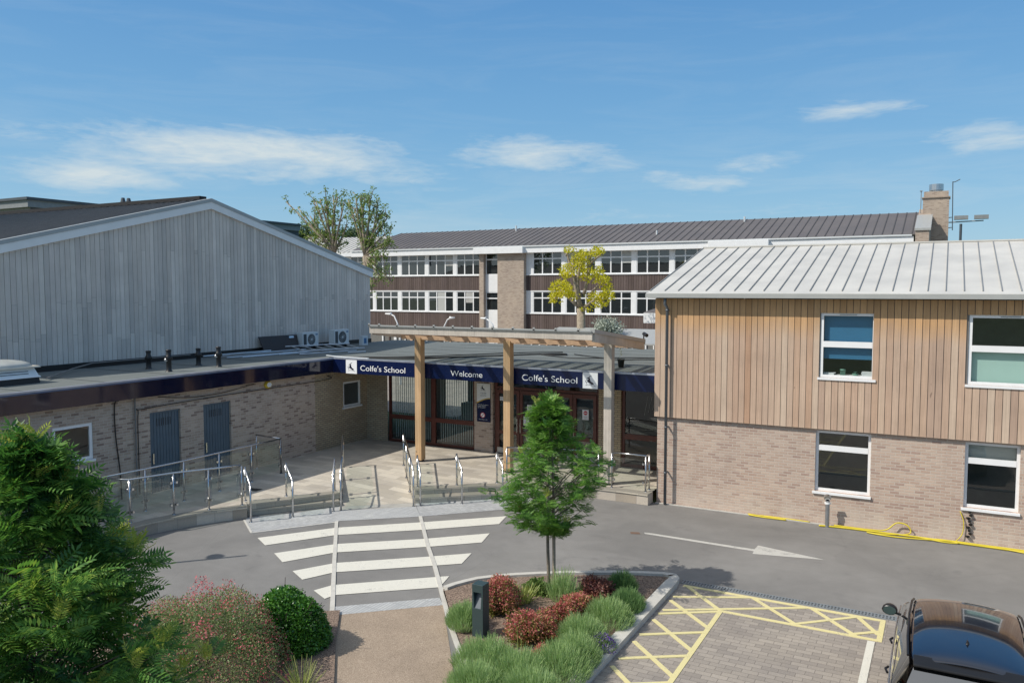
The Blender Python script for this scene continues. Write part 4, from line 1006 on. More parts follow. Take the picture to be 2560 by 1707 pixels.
for lab, a, b in (('long glazed handrail up the left side of the entrance ramp', rl[0], rl_t[0]), ('long glazed handrail up the right side of the entrance ramp', rr_[0], rr_t[0])):
    pts = [(a[0] + (b[0] - a[0]) * t, a[1] + (b[1] - a[1]) * t) for t in (0, .33, .67, 1)]
    balustrade(lab, pts, 1.05, 'glazed ramp handrails', slope=lambda i: WP * min(1, i / 3 * 1.0), name='ramp_handrail', cat='handrail')
for (x, y), lab in zip([(-17.460, 13.194), (-17.028, 14.670)], ('recessed wall light low in the stone ramp wall, nearer the foreground tree', 'recessed wall light low in the stone ramp wall, nearer the steps')):
    a = Vector((x, y, 0)); u = Vector((.52, .85, 0)).normalized(); F = Fr(a, u, (u.y, -u.x, 0)); 
    t = tag(part('wall_light', fbox(MB(), F, -.09, .09, .10, .21, -.02, .035), 'steel', loc=(x, y, .1)), lab, 'light', 'recessed lights in the ramp wall')
    part('lens', fbox(MB(), F, -.065, .065, .115, .17, .035, .037), 'drain_dark', t)

# ------------------------------------------------------------------ things on the flat roof
GVN = 'black vent pipes on the flat roof'
for x, y, h, bulb, lab in ((-21.98, 16.7, .58, 0, 'leftmost black roof vent with a conical cowl'), (-20.69, 16.42, .68, 1, 'black roof vent with a rounded ball, second from the left'), (-21.59, 18.28, .57, 0, 'third black roof vent with a flat cap'), (-20.57, 18.21, .66, 1, 'rightmost black roof vent with a ball, beside the poles')):
    t = tag(part('roof_vent', MB().lathe((x, y, RZ), [(.11, 0), (.09, .03), (.075, .06), (.075, h * .5), (.12, h * .55), (.085, h * .72), (.07, h * .75), (.07, h * .9)], 14), 'black_plastic', loc=(x, y, RZ), smooth=True), lab, 'vent', GVN)
    part('cap', MB().lathe((x, y, RZ), [(0, h), (.08, h - .01), (.085, h - .06), (.03, h - .08)], 12), 'black_plastic', t, smooth=True)
    if bulb: part('ball', MB().lathe((x - .03, y - .06, RZ + h * .45), [(0, .12), (.05, .105), (.07, .06), (.05, .015), (0, 0)], 12), 'galv', t, smooth=True)
# skylight
sx, sy = -21.95, 12.15
t = thing('skylight', 'white louvred skylight with a pale dome on the left flat roof', 'skylight', (sx, sy, RZ))
def fr_(mb, a, b, z0, z1): mb.hexa([(sx - a, sy - a, z0), (sx + a, sy - a, z0), (sx + a, sy + a, z0), (sx - a, sy + a, z0), (sx - b, sy - b, z1), (sx + b, sy - b, z1), (sx + b, sy + b, z1), (sx - b, sy + b, z1)])
m = MB(); fr_(m, .68, .66, RZ, RZ + .16); part('kerb', m, 'black_plastic', t)
m = MB(); fr_(m, .70, .68, RZ + .16, RZ + .2); fr_(m, .66, .58, RZ + .2, RZ + .42); part('upstand', m, 'white_upvc', t)
m = MB(); fr_(m, .70, .68, RZ + .42, RZ + .46); part('rim', m, 'cream', t)
m = MB()
for sgn in (1,):
    for k in (0, 1): m.box(sx - .4, sx + .4, sy - .66 + k * .02, sy - .645 + k * .02, RZ + .26 + k * .06, RZ + .275 + k * .06); m.box(sx + .63 - k * .02, sx + .645 - k * .02, sy - .4, sy + .4, RZ + .26 + k * .06, RZ + .275 + k * .06)
part('louvre', m, 'drain_dark', t)
m = MB(); rings = []
for i in range(8):
    f = i / 7; a = .66 * math.cos(f * math.pi / 2) ** .8 if i < 7 else .01
    rings.append([(sx + a * math.copysign(abs(math.cos(th)) ** .55, math.cos(th)), sy + a * math.copysign(abs(math.sin(th)) ** .55, math.sin(th)), RZ + .46 + .17 * math.sin(f * math.pi / 2)) for th in np.linspace(0, 2 * math.pi, 25)[:-1]])
m.loft(rings, closed=True); part('dome', m, 'skylight_dome', t, smooth=True)
# air-conditioning units (front faces +X)
def ac(x, y, wd, h, lab):
    t = thing('air_conditioner', lab, 'air conditioner', (x, y + wd / 2, RZ), 'air-conditioning units on the flat roof')
    part('casing', MB().box(x - .32, x, y, y + wd, RZ + .1, RZ + .1 + h), 'ac_white', t, bevel=.012)
    part('foot', MB().box(x - .3, x - .02, y + .1, y + .16, RZ, RZ + .1), 'black_plastic', t); part('foot', MB().box(x - .3, x - .02, y + wd - .16, y + wd - .1, RZ, RZ + .1), 'black_plastic', t)
    F = Fr((x, 0, RZ + .1), Y, X); cy, cb, r = y + wd * .55, h * .5, h * .38
    g = part('fan_grille', MB().quad(*[F.P(cy + r * math.cos(a), cb + r * math.sin(a), .006) for a in np.linspace(0, 2 * math.pi, 25)[:-1]]), 'ac_dark', t)
    m = MB().quad(*[F.P(cy + r * .18 * math.cos(a), cb + r * .18 * math.sin(a), .014) for a in np.linspace(0, 2 * math.pi, 13)[:-1]]); part('hub', m, 'ac_white', g)
    m = MB()
    for k in range(16): a = k * math.pi / 8; m.tube([F.P(cy + r * .2 * math.cos(a), cb + r * .2 * math.sin(a), .012), F.P(cy + r * math.cos(a + .3), cb + r * math.sin(a + .3), .012)], .004, 4)
    part('fan_guard', m, 'ac_white', g)
    m = MB(); fbox(m, F, y + .05, y + wd * .24, .06, h - .07, 0, .004); part('coil_grille', m, 'ac_dark', t)
    part('badge', fbox(MB(), F, y + wd - .18, y + wd - .05, h - .13, h - .08, 0, .005), 'ac_blue', t)
ac(-23.45, 25.15, .95, .60, 'left air-conditioning unit on the flat roof, behind the metal frames')
ac(-23.05, 26.65, .95, .66, 'right air-conditioning unit, slightly nearer the hall corner')
t = tag(part('meter_box', MB().box(-23.1, -22.9, 28.35, 28.72, RZ, RZ + .42), 'ac_white', loc=(-23, 28.5, RZ)), 'small white box with a blue sticker at the hall corner on the flat roof', 'box')
part('sticker', MB().box(-22.9, -22.895, 28.44, 28.62, RZ + .08, RZ + .32), 'ac_blue', t)
F = Fr((-23.75, 23.1, RZ), Vector((.06, 1, 0)).normalized(), Vector((1, -.06, 0)).normalized())
t = tag(part('leaning_panel', MB().hexa([F.P(.12, 0, .12), F.P(1.95, 0, .12), F.P(1.95, 0, .08), F.P(.12, 0, .08), F.P(0, .62, -.1), F.P(2.0, .62, -.1), F.P(2.0, .62, -.14), F.P(0, .62, -.14)]), 'board_dark', loc=(-23.75, 24, RZ)), 'dark panel leaning against the hall boards beside the air-conditioning units', 'panel')
part('label_plate', MB().hexa([F.P(1.55, .5, -.05), F.P(1.8, .5, -.05), F.P(1.8, .5, -.07), F.P(1.55, .5, -.07), F.P(1.55, .58, -.078), F.P(1.8, .58, -.078), F.P(1.8, .58, -.1), F.P(1.55, .58, -.1)]), 'galv', t)
# guard-rail frames lying on the roof
GF = 'galvanised frames and poles lying on the flat roof'
def frame(c, ang, L, W, z, n, lab, tilt=0):
    u = Vector((math.cos(ang), math.sin(ang), 0)); v = Vector((-u.y, u.x, 0)); c = Vector((c[0], c[1], RZ + z)); tl = Vector((0, 0, tilt))
    t = thing('guard_frame', lab, 'metal frame', tuple(c), GF)
    for s in (-1, 1): part('rail', MB().tube([c - u * L / 2 + v * s * W / 2 + tl * (s > 0), c + u * L / 2 + v * s * W / 2 + tl * (s > 0)], .024, 6), 'galv', t)
    for k in range(n):
        f = -L / 2 + L * (k + .5) / n; part('crossbar', MB().tube([c + u * f - v * W / 2, c + u * f + v * W / 2 + tl], .02, 6), 'galv', t)
frame((-22.1, 25.0), R(70), 2.9, 1.2, .10, 6, 'uppermost galvanised frame lying flat in front of the air conditioners', .12)
frame((-21.75, 24.3), R(78), 2.7, 1.1, .04, 4, 'lower galvanised frame lying partly under the top frame')
for i, (p, q, z) in enumerate((((-23.2, 20.6), (-22.9, 24.2), .05), ((-23.0, 20.2), (-22.6, 24.4), .10), ((-22.75, 20.5), (-22.3, 23.6), .04), ((-22.9, 19.6), (-22.8, 22.7), .15), ((-22.4, 20.9), (-22.2, 22.6), .04), ((-22.0, 22.3), (-21.9, 24.0), .05))):
    tag(part('scaffold_pole', MB().tube([(*p, RZ + z), (*q, RZ + z)], .026, 7), 'galv', loc=(*p, RZ)), 'one of several galvanised poles lying in a loose bundle on the flat roof', 'pole', 'loose galvanised poles on the flat roof')
tag(part('loose_pole', MB().tube([(-20.6, 24.6, RZ + .03), (-20.3, 25.3, RZ + .03)], .03, 6), 'ac_white', loc=(-20.6, 24.6, RZ)), 'short white pole lying alone on the shaded roof', 'pole')
tag(part('conduit', MB().tube([(-21.6, 13.2, RZ + .06), (-23.2, 15.0, RZ + .1), (-23.75, 16.0, RZ + .16), (-23.8, 19.8, RZ + .16)], .02, 6), 'hall_roof_seam', loc=(-21.6, 13.2, RZ)), 'thin conduit running along the foot of the hall boards', 'pipe')
# cables on the roof
def cable(name, pts, r, mat, lab, cat='cable', group=None, wob=0):
    P = [Vector(p) for p in pts]; out = []
    for i in range(len(P) - 1):
        p0, p1, p2, p3 = P[max(i - 1, 0)], P[i], P[i + 1], P[min(i + 2, len(P) - 1)]
        for k in range(8):
            t = k / 8; q = .5 * ((2 * p1) + (p2 - p0) * t + (2 * p0 - 5 * p1 + 4 * p2 - p3) * t * t + (3 * p1 - 3 * p2 + p3 - p0) * t ** 3); out.append(q)
    out.append(P[-1])
    return tag(part(name, MB().tube(out, r, 6), mat, loc=tuple(P[0]), smooth=True), lab, cat, group)
GC = 'black cables trailing over the flat roof'
zc = RZ + .035
cable('roof_cable', [(-19.7, 22.5, zc), (-18.9, 22.9, zc), (-17.2, 24.0, zc), (-16.0, 25.6, zc), (-14.6, 27.6, zc), (-13.2, 28.6, zc)], .02, 'cable_black', 'uppermost black cable crossing the sunlit flat roof', group=GC)
cable('roof_cable', [(-19.6, 22.55, zc), (-18.3, 23.2, zc), (-16.6, 23.9, zc), (-15.5, 24.9, zc), (-14.2, 26.6, zc), (-13.0, 27.9, zc), (-12.6, 27.6, zc), (-12.9, 27.2, zc), (-13.5, 27.3, zc)], .026, 'cable_black', 'thicker black cable ending in a loop beyond the second post', group=GC)
cable('roof_cable', [(-18.9, 22.75, zc), (-17.5, 22.95, zc), (-16.5, 23.3, zc), (-15.9, 24.3, zc)], .02, 'cable_black', 'short black cable near the navy fascia left of the first post', group=GC)
cable('roof_cable', [(-13.2, 27.0, zc), (-11.8, 26.4, zc), (-10.6, 26.9, zc), (-9.9, 27.5, zc), (-8.7, 27.9, zc), (-7.6, 28.4, zc)], .018, 'cable_black', 'wavy black cable between the second and third posts', group=GC)
cable('roof_cable', [(-12.4, 27.9, zc), (-10.9, 26.9, zc), (-10.0, 26.4, zc), (-9.4, 26.9, zc), (-8.2, 27.2, zc), (-7.5, 27.3, zc)], .018, 'cable_black', 'lower wavy black cable passing behind the plant pot', group=GC)
cable('roof_cable', [(-19.85, 22.5, RZ + .09), (-19.4, 22.55, RZ + .06), (-18.7, 22.5, RZ + .06), (-18.0, 22.62, RZ + .045)], .022, 'ac_white', 'pale cable at the inner corner of the navy fascia')
tag(part('plant_pot', MB().lathe((-9.14, 24.24, RZ), [(0, .01), (.085, .01), (.11, .22), (.125, .22), (.125, .265), (.105, .265), (.10, .2), (0, .2)], 18), 'terracotta', loc=(-9.14, 24.24, RZ), smooth=True), 'black plastic plant pot standing on the flat roof by the third post', 'plant pot')
tv, tf = LEAF; n = 40
scat('dry_plant', tv, tf, np.c_[-9.14 + rng.normal(0, .03, n), 24.24 + rng.normal(0, .03, n), RZ + .25 + rng.uniform(0, .38, n)], rvec(n), rvec(n), .05, 'silver_leaf', bpy.data.objects['plant_pot'])
# cables and alarm on the shaded side wing
cable('wall_cable', [(-19.67, 13.98, 3.1), (-19.66, 13.85, 3.0), (-19.66, 13.85, 2.2), (-19.66, 13.95, 1.2), (-19.66, 13.98, .4)], .016, 'cable_black', 'black cable dropping down the shaded brick wall beside the white window')
cable('wall_cable', [(-19.66, 22.3, 3.0), (-19.65, 22.2, 2.86), (-19.65, 18, 2.84), (-19.65, 14.75, 2.78), (-19.65, 14.55, 2.7), (-19.65, 14.53, 1.5), (-19.65, 14.53, .4)], .013, 'cable_black', 'long black cable running above both steel doors')
cable('wall_cable', [(-19.66, 15.2, 3.06), (-19.65, 16.3, 2.92), (-19.65, 17.6, 2.93), (-19.65, 18.8, 3.06)], .011, 'cable_black', 'sagging black cable under the navy fascia above the doors')
tag(part('wall_pipe', MB().tube([(-19.64, 14.45, 3.1), (-19.64, 14.45, .35)], .022, 7), 'hall_roof_seam', loc=(-19.64, 14.45, .35)), 'slim metal pipe down the shaded brick wall left of the first steel door', 'pipe')
F = Fr((-19.7, 0, 0), Y, X)
t = tag(part('alarm_box', MB().loft([[F.P(19.43 + r * math.cos(a), 2.97 + .8 * r * math.sin(a), c) for a in np.linspace(0, 2 * math.pi, 7)[:-1]] for r, c in ((.17, 0), (.17, .05), (.13, .09))], closed=True, caps=True), 'alarm_yellow', loc=(-19.7, 19.43, 2.85)), 'yellow and white alarm box high on the shaded brick wall', 'alarm')
part('front_cover', MB().quad(*[F.P(19.43 + .115 * math.cos(a), 2.97 + .09 * math.sin(a), .094) for a in np.linspace(0, 2 * math.pi, 7)[:-1]]), 'sign_white', t)

# ------------------------------------------------------------------ bollards, hoses
t = tag(part('path_bollard', MB().box(-7.13, -6.91, 11.72, 11.94, .04, .58).hexa([(-7.13, 11.72, .58), (-7.08, 11.72, .58), (-7.08, 11.94, .58), (-7.13, 11.94, .58), (-7.13, 11.72, .86), (-7.1, 11.72, .86), (-7.1, 11.94, .86), (-7.13, 11.94, .86)]).hexa([(-6.96, 11.72, .58), (-6.91, 11.72, .58), (-6.91, 11.94, .58), (-6.96, 11.94, .58), (-6.94, 11.72, .86), (-6.91, 11.72, .86), (-6.91, 11.94, .86), (-6.94, 11.94, .86)]).box(-7.13, -6.91, 11.72, 11.94, .86, 1.0), 'bollard_green', loc=(-7.02, 11.83, .04), bevel=.006), 'dark green square bollard light in the planting bed', 'bollard')
part('lamp_recess', MB().hexa([(-7.10, 11.73, .58), (-6.94, 11.73, .58), (-6.94, 11.93, .62), (-7.10, 11.93, .62), (-7.10, 11.86, .86), (-6.94, 11.86, .86), (-6.94, 11.93, .86), (-7.10, 11.93, .86)]), 'pipe_grey', t)
t = tag(part('steel_bollard', MB().lathe((-2.56, 21.80, 0), [(.055, 0), (.055, .70)], 16), 'steel_dull', loc=(-2.56, 21.8, 0), smooth=True), 'slim stainless bollard with a tilted disc head by the brick wall', 'bollard')
part('collar', MB().lathe((-2.56, 21.80, .6), [(.055, 0), (.075, .005), (.075, .05), (.055, .055)], 14), 'sign_white', t)
part('disc_head', MB().tube([(-2.56, 21.74, .76), (-2.56, 21.80, .80)], .085, 18), 'steel', t)
GY = 'yellow hoses lying along the foot of the brick wall'
cable('yellow_hose', [(-4.6, 21.98, .03), (-3.9, 21.93, .03), (-3.6, 21.86, .03), (-4.2, 21.84, .03), (-4.55, 21.92, .03), (-3.9, 22.0, .03), (-3.0, 21.96, .03)], .016, 'hose_yellow', 'thin looped yellow hose at the left end, by the gravel strip', 'hose', GY)
cable('yellow_hose', [(-2.75, 21.75, .03), (-2.3, 21.82, .03), (-1.6, 21.85, .03), (-.4, 21.86, .03), (1.0, 21.80, .03), (3.2, 21.75, .03)], .024, 'hose_yellow', 'thick straight yellow hose running from the steel bollard to the right', 'hose', GY)
cable('yellow_hose', [(-2.4, 21.86, .06), (-1.6, 21.9, .05), (-1.2, 21.95, .08), (-.95, 22.0, .28), (-.7, 22.0, .24), (-.68, 21.95, .05), (-1.3, 21.7, .03), (-1.6, 21.7, .03), (-.9, 21.62, .03), (.6, 21.86, .04), (3.2, 21.85, .03)], .017, 'hose_yellow', 'yellow hose with a raised loop between the two ground-floor windows', 'hose', GY)
cable('yellow_hose', [(-.5, 21.82, .05), (.1, 21.72, .03), (.4, 21.8, .03), (-.1, 21.9, .03), (.9, 21.9, .03), (2.2, 21.6, .03), (3.2, 21.62, .03)], .015, 'hose_yellow', 'twisted thin yellow hose nearest the right edge', 'hose', GY)
cable('hose_drop', [(.42, 22.08, .74), (.5, 22.06, .5), (.48, 22.05, .2), (.35, 21.95, .03)], .012, 'hose_yellow', 'thin yellow hose hanging below the right ground-floor window', 'hose')
m = MB()
for k in range(9): a = .78 - k * .075; m.lathe((.62 + .03 * math.sin(k * 2.1), 22.06, a - .07), [(0, .07), (.035 + .012 * (k % 3), .05), (.03, .015), (0, 0)], 7)
tag(part('cable_bundle', m, 'cable_black', loc=(.62, 22.06, 0)), 'knotted black cable bundle hanging on the brick below the right window', 'cable')

# ------------------------------------------------------------------ three-storey school block behind
BY = 60.0
bk = thing('classroom_block', 'long three-storey classroom block with dark boards, white windows and dark seamed roof', 'building', (-20, BY, 0))
FK = Fr((0, BY, 0), X, NY)
LX0, LX1 = -47.0, -1.9
# bays of windows: measured left edges
bays_l = [(-49.76, -47.12), (-46.83, -44.26), (-43.9, -41.26), (-40.92, -38.27), (-37.94, -35.43)]
bays_r = [(-30.43, -27.79), (-27.42, -24.82), (-24.4, -21.77), (-21.4, -18.73), (-18.4, -15.77), (-15.4, -12.77), (-12.4, -9.77), (-9.4, -6.77), (-6.4, -3.77)]
holes = []
for a0, a1 in bays_l + bays_r: holes += [(a0, a1, 7.45, 9.16), (a0, a1, 4.22, 5.98)]
pier = [-35.39, -34.96, -33.57, -31.06]
part('cladding_backing', MB().quad((-52, BY + .02, 0), (LX1, BY + .02, 0), (LX1, BY + .02, 9.2), (-52, BY + .02, 9.2)), 'interior', bk)
for a0, a1 in ((-52, pier[0]), (pier[3], LX1)):
    part('board_panel', boards(MB(), FK, a0, a1, 6.02, 7.28, .21, c=.05, gap=.02), 'dark_boards', bk)
    part('board_panel', boards(MB(), FK, a0, a1, 2.72, 4.08, .21, c=.05, gap=.02), 'dark_boards', bk)
    for z0, z1 in ((7.28, 7.36), (4.08, 4.16)): part('window_ledge', MB().box(a0, a1, BY - .12, BY, z0, z1), 'white_paint', bk)
    part('head_board', MB().box(a0, a1, BY - .06, BY, 5.94, 6.02), 'white_paint', bk)
def wpanels(z0, z1):
    for lst, e0, e1 in ((bays_l, -52, pier[0]), (bays_r, pier[3], LX1)):
        ed = [e0] + [v for b in lst for v in b] + [e1]
        for i in range(0, len(ed), 2):
            if ed[i + 1] - ed[i] > .05:
                m = MB().box(ed[i], ed[i + 1], BY - .04, BY, z0, z1)
                nn = max(1, round((ed[i + 1] - ed[i]) / .3))
                for k in range(1, nn): xx = ed[i] + (ed[i + 1] - ed[i]) * k / nn; m.box(xx - .02, xx + .02, BY - .06, BY - .04, z0, z1)
                part('white_panel', m, 'white_paint', bk)
wpanels(7.36, 9.2); wpanels(4.16, 5.94)
random.seed(11)
for lst in (bays_l, bays_r):
    for i, (a0, a1) in enumerate(lst):
        for (z0, z1) in ((7.36, 9.2), (4.16, 5.94)):
            w3 = (a1 - a0) / 3
            wd = window(bk, FK, a0, a1, z0, z1, .07, -.02, vb=(a0 + w3 * .98, a0 + w3 * 2.02), hb=(z0 + (z1 - z0) * .70,), bar=.10, sill=False, gmat='far_glass', fmat='white_paint')
            if random.random() < .45:
                k = random.choice((0, 1, 2)); bm = random.choice(('blind_grey', 'interior_pale', 'interior_pale')); zz = z0 + (z1 - z0) * random.choice((.05, .6, .45))
                part('blind', MB().box(a0 + w3 * k + .08, a0 + w3 * min(3, k + random.choice((1, 2))) - .05, BY - .0, BY + .01, zz, z1 - .05), bm, wd)
part('brick_pier', MB().box(pier[0], pier[1], BY - .45, BY, 0, 9.25), 'far_brick', bk)
part('brick_pier', MB().box(pier[2], pier[3], BY - .5, BY, 0, 9.25), 'far_brick', bk)
m = MB().box(pier[1], pier[2], BY - .12, BY, 0, 4.3).box(pier[1], pier[2], BY - .12, BY, 5.9, 7.35)
part('stair_panel', m, 'white_paint', bk)
window(bk, FK, pier[1] + .02, pier[2] - .02, 7.35, 9.2, .08, -.1, hb=(8.65,), bar=.1, sill=False, gmat='far_glass', fmat='white_paint')
window(bk, FK, pier[1] + .02, pier[2] - .02, 4.3, 5.9, .08, -.1, hb=(5.35,), bar=.1, sill=False, gmat='far_glass', fmat='white_paint')
# white fascia (proud over the piers) and roof
m = MB().box(-49.2, pier[0] - .3, BY - .62, BY - .5, 9.14, 9.60).box(pier[0] - .3, pier[3] + .1, BY - .95, BY - .5, 9.12, 9.66).box(pier[3] + .1, -15.6, BY - .62, BY - .5, 9.14, 9.60).box(-15.6, -11.3, BY - .95, BY - .5, 9.12, 9.66).box(-11.3, -2.1, BY - .62, BY - .5, 9.14, 9.60)
part('fascia', m, 'white_paint', bk)
part('gutter', MB().box(-49.2, -2.2, BY - .72, BY - .62, 9.62, 9.72), 'ac_white', bk)
part('soffit', MB().quad((-52, BY - .6, 9.19), (-2, BY - .6, 9.19), (-2, BY + .1, 9.19), (-52, BY + .1, 9.19)), 'white_paint', bk)
KR, KZ = 65.5, 11.66; hipx = -48.0
m = MB(); slab(m, [(hipx - 1.1, BY - .7, 9.75), (-2.0, BY - .7, 9.75), (-2.0, KR, KZ), (hipx, KR, KZ)], .06); slab(m, [(hipx, KR, KZ), (-2.0, KR, KZ), (-2.0, 71.7, 9.75), (hipx - 1.1, 71.7, 9.75)], .06)
kr = part('roof', m, 'roof_dark', bk)
m = MB(); xx = hipx + .2
while xx < -2.1:
    m.hexa([(xx - .035, BY - .7, 9.76), (xx + .035, BY - .7, 9.76), (xx + .035, KR, KZ + .01), (xx - .035, KR, KZ + .01), (xx - .03, BY - .7, 9.785), (xx + .03, BY - .7, 9.785), (xx + .03, KR, KZ + .035), (xx - .03, KR, KZ + .035)]); xx += .60
part('standing_seam', m, 'roof_dark_seam', kr)
part('end_gable', MB().hexa([(-2.0, BY - .8, 9.2), (-1.2, BY - .8, 9.2), (-1.2, KR, 9.2), (-2.0, KR, 9.2), (-2.0, BY - .8, 9.95), (-1.2, BY - .8, 9.95), (-1.2, KR, KZ + .2), (-2.0, KR, KZ + .2)]).box(-2.0, -1.2, BY - .5, 71, 0, 9.2), 'far_brick', bk)
part('gable_coping', MB().hexa([(-2.05, BY - .9, 9.95), (-1.1, BY - .9, 9.95), (-1.1, KR - 2, KZ - .5), (-2.05, KR - 2, KZ - .5), (-2.05, BY - .9, 10.1), (-1.1, BY - .9, 10.1), (-1.1, KR - 2, KZ - .35), (-2.05, KR - 2, KZ - .35)]), 'gutter_grey', bk)
c = part('chimney', MB().box(-1.75, -.12, 64.0, 65.6, 9, 12.5).box(-1.82, -.05, 63.9, 65.7, 12.5, 12.56).box(-1.70, -.17, 64.05, 65.55, 12.56, 12.95), 'far_brick', bk)
part('cowl', MB().lathe((-.95, 64.8, 12.95), [(.30, 0), (.30, .12), (.46, .12), (.46, .55), (0, .57)], 20), 'chimney_steel', c, smooth=False)
part('flue_pipe', MB().tube([(-1.88, 64.2, 11.2), (-1.88, 64.2, 13.0)], .03, 6).box(-1.96, -1.80, 64.1, 64.3, 13.0, 13.05), 'far_grey', bk)
m = MB()
for x_, y_, z_ in ((-34.5, 64.6, 11.5), (-20.3, 61.5, 10.4), (-14.2, 64.6, 11.45)): m = MB().tube([(x_, y_, z_ - .2), (x_, y_, z_ + .35)], .07, 6); part('roof_vent', m, 'ac_white', kr)
t = tag(part('mast', MB().tube([(.13, 64, 10.2), (.06, 64, 13.55)], .035, 6), 'far_slate', loc=(.1, 64, 10)), 'tall thin dark mast with a short arm beside the brick chimney', 'mast')
part('arm', MB().tube([(.06, 64, 13.5), (.22, 64, 13.53), (.50, 64, 13.68)], .03, 6), 'far_slate', t)
for z in (10.4, 11.1): part('bracket', MB().tube([(-.12, 64.3, z), (.12, 64, z)], .03, 6), 'far_slate', t)
# ground floor openings glimpsed under the canopy
m = MB(); mt = MB(); x_ = -51
for k in range(60):
    xx = -46 + k * .62 + random.uniform(-.12, .12); 
    if pier[0] - .2 < xx < pier[3] + .2: continue
    part('ground_floor_post', MB().box(xx, xx + random.choice((.1, .14, .28)), BY - .1, BY, 0, 2.7), random.choice(('white_paint', 'white_paint', 'rafter_timber', 'dark_boards')), bk)
# pale-roofed block further left
pb = thing('pale_roofed_block', 'block with a pale seamed roof behind the pollarded trees', 'building', (-56, 63, 0))
m = MB(); slab(m, [(-66, 62.2, 9.7), (-44, 62.2, 9.7), (-44, 68, 11.66), (-66, 68, 11.66)], .06); p_ = part('roof', m, 'zinc_pale', pb)
m = MB()
for k in range(36): xx = -65.8 + k * .6; m.hexa([(xx - .03, 62.2, 9.71), (xx + .03, 62.2, 9.71), (xx + .03, 68, 11.67), (xx - .03, 68, 11.67), (xx - .03, 62.2, 9.75), (xx + .03, 62.2, 9.75), (xx + .03, 68, 11.71), (xx - .03, 68, 11.71)])
part('standing_seam', m, 'gutter_grey', p_)
part('wall', MB().box(-66, -51.5, 62.6, 63, 0, 9.6), 'white_paint', pb)
part('fascia', MB().box(-66, -51, 61.9, 62.1, 9.2, 9.65), 'white_paint', pb)
# low porch in front of the classroom block (right)
pr_ = thing('brick_porch', 'low brick porch with white fascia seen between canopy and clad building', 'building', (-14, 50, 0))
part('wall', MB().box(-16.6, -10, 50, 54, 0, 3.95), 'far_brick', pr_)
part('fascia', MB().box(-17.2, -10, 49.6, 49.8, 3.95, 4.6), 'white_paint', pr_)
part('roof', MB().hexa([(-17.2, 49.7, 4.6), (-10, 49.7, 4.6), (-10, 54, 4.6), (-17.2, 54, 4.6), (-17.2, 49.7, 4.66), (-10, 49.7, 4.66), (-10, 54, 5.0), (-17.2, 54, 5.0)]), 'roof_dark', pr_)
lk = thing('covered_walkway', 'low grey seamed walkway roof beyond the flat roof', 'walkway', (-18, 44, 0))
m = MB(); slab(m, [(-21.5, 42, 3.15), (-12.5, 42, 3.15), (-12.5, 46, 3.75), (-21.5, 46, 3.75)], .08); part('roof', m, 'gutter_grey', lk)
for k in range(4): part('post', MB().box(-21 + k * 2.6, -20.9 + k * 2.6, 42.4, 42.5, 0, 3.2), 'white_paint', lk)
# far dark plant building beyond the hall ridge
fb = thing('plant_room', 'dark rooftop plant building beyond the hall ridge', 'building', (-75, 45, 0))
c0_ = (-75.135, 45.000, 14.612); 
q0 = (-72.623, 37.000, 12.830)
part('dark_wall', MB().quad((c0_[0], 45, 6), (-75, 80, 6), (-75, 80, c0_[2] - .9), (c0_[0], 45, c0_[2] - .9)), 'far_slate', fb)
part('mesh_wall', MB().quad((-90, 45, 6), (c0_[0], 45, 6), (c0_[0], 45, c0_[2] - .9), (-90, 45, c0_[2] - .9)), 'far_mesh', fb)
m = MB().hexa([(-95, 44.6, c0_[2] - .9), (c0_[0] + .3, 44.6, c0_[2] - .9), (-74.7, 80, c0_[2] - .9), (-95, 80, c0_[2] - .9), (-95, 44.6, c0_[2] - .25), (c0_[0] + .3, 44.6, c0_[2] - .25), (-74.7, 80, c0_[2] - .25), (-95, 80, c0_[2] - .25)])
part('fascia', m, 'far_grey', fb)
m = MB().hexa([(-95, 44.4, c0_[2] - .25), (c0_[0] + .5, 44.4, c0_[2] - .25), (-74.5, 80, c0_[2] - .25), (-95, 80, c0_[2] - .25), (-95, 44.4, c0_[2]), (c0_[0] + .5, 44.4, c0_[2]), (-74.5, 80, c0_[2]), (-95, 80, c0_[2])])
part('roof', m, 'far_slate', fb)
vx = c0_[0] - 4.2; part('louvre_vent', MB().box(vx, vx + 1.2, 44.9, 44.98, c0_[2] - 3.3, c0_[2] - 1.8), 'ac_white', fb)
for (px_, lab) in (((-55.029, 40.000, 12.555), 'left of two dark conical cowls above the hall ridge'), ((-54.384, 40.000, 12.493), 'right of two dark conical cowls above the hall ridge')):
    tag(part('roof_cowl', MB().lathe((px_[0], 40, px_[2] - .6), [(.14, -3), (.14, .45), (.26, .5), (.12, 1.05), (0, 1.07)], 10), 'far_slate', loc=(px_[0], 40, px_[2] - 3)), lab, 'cowl', 'conical cowls above the hall ridge')
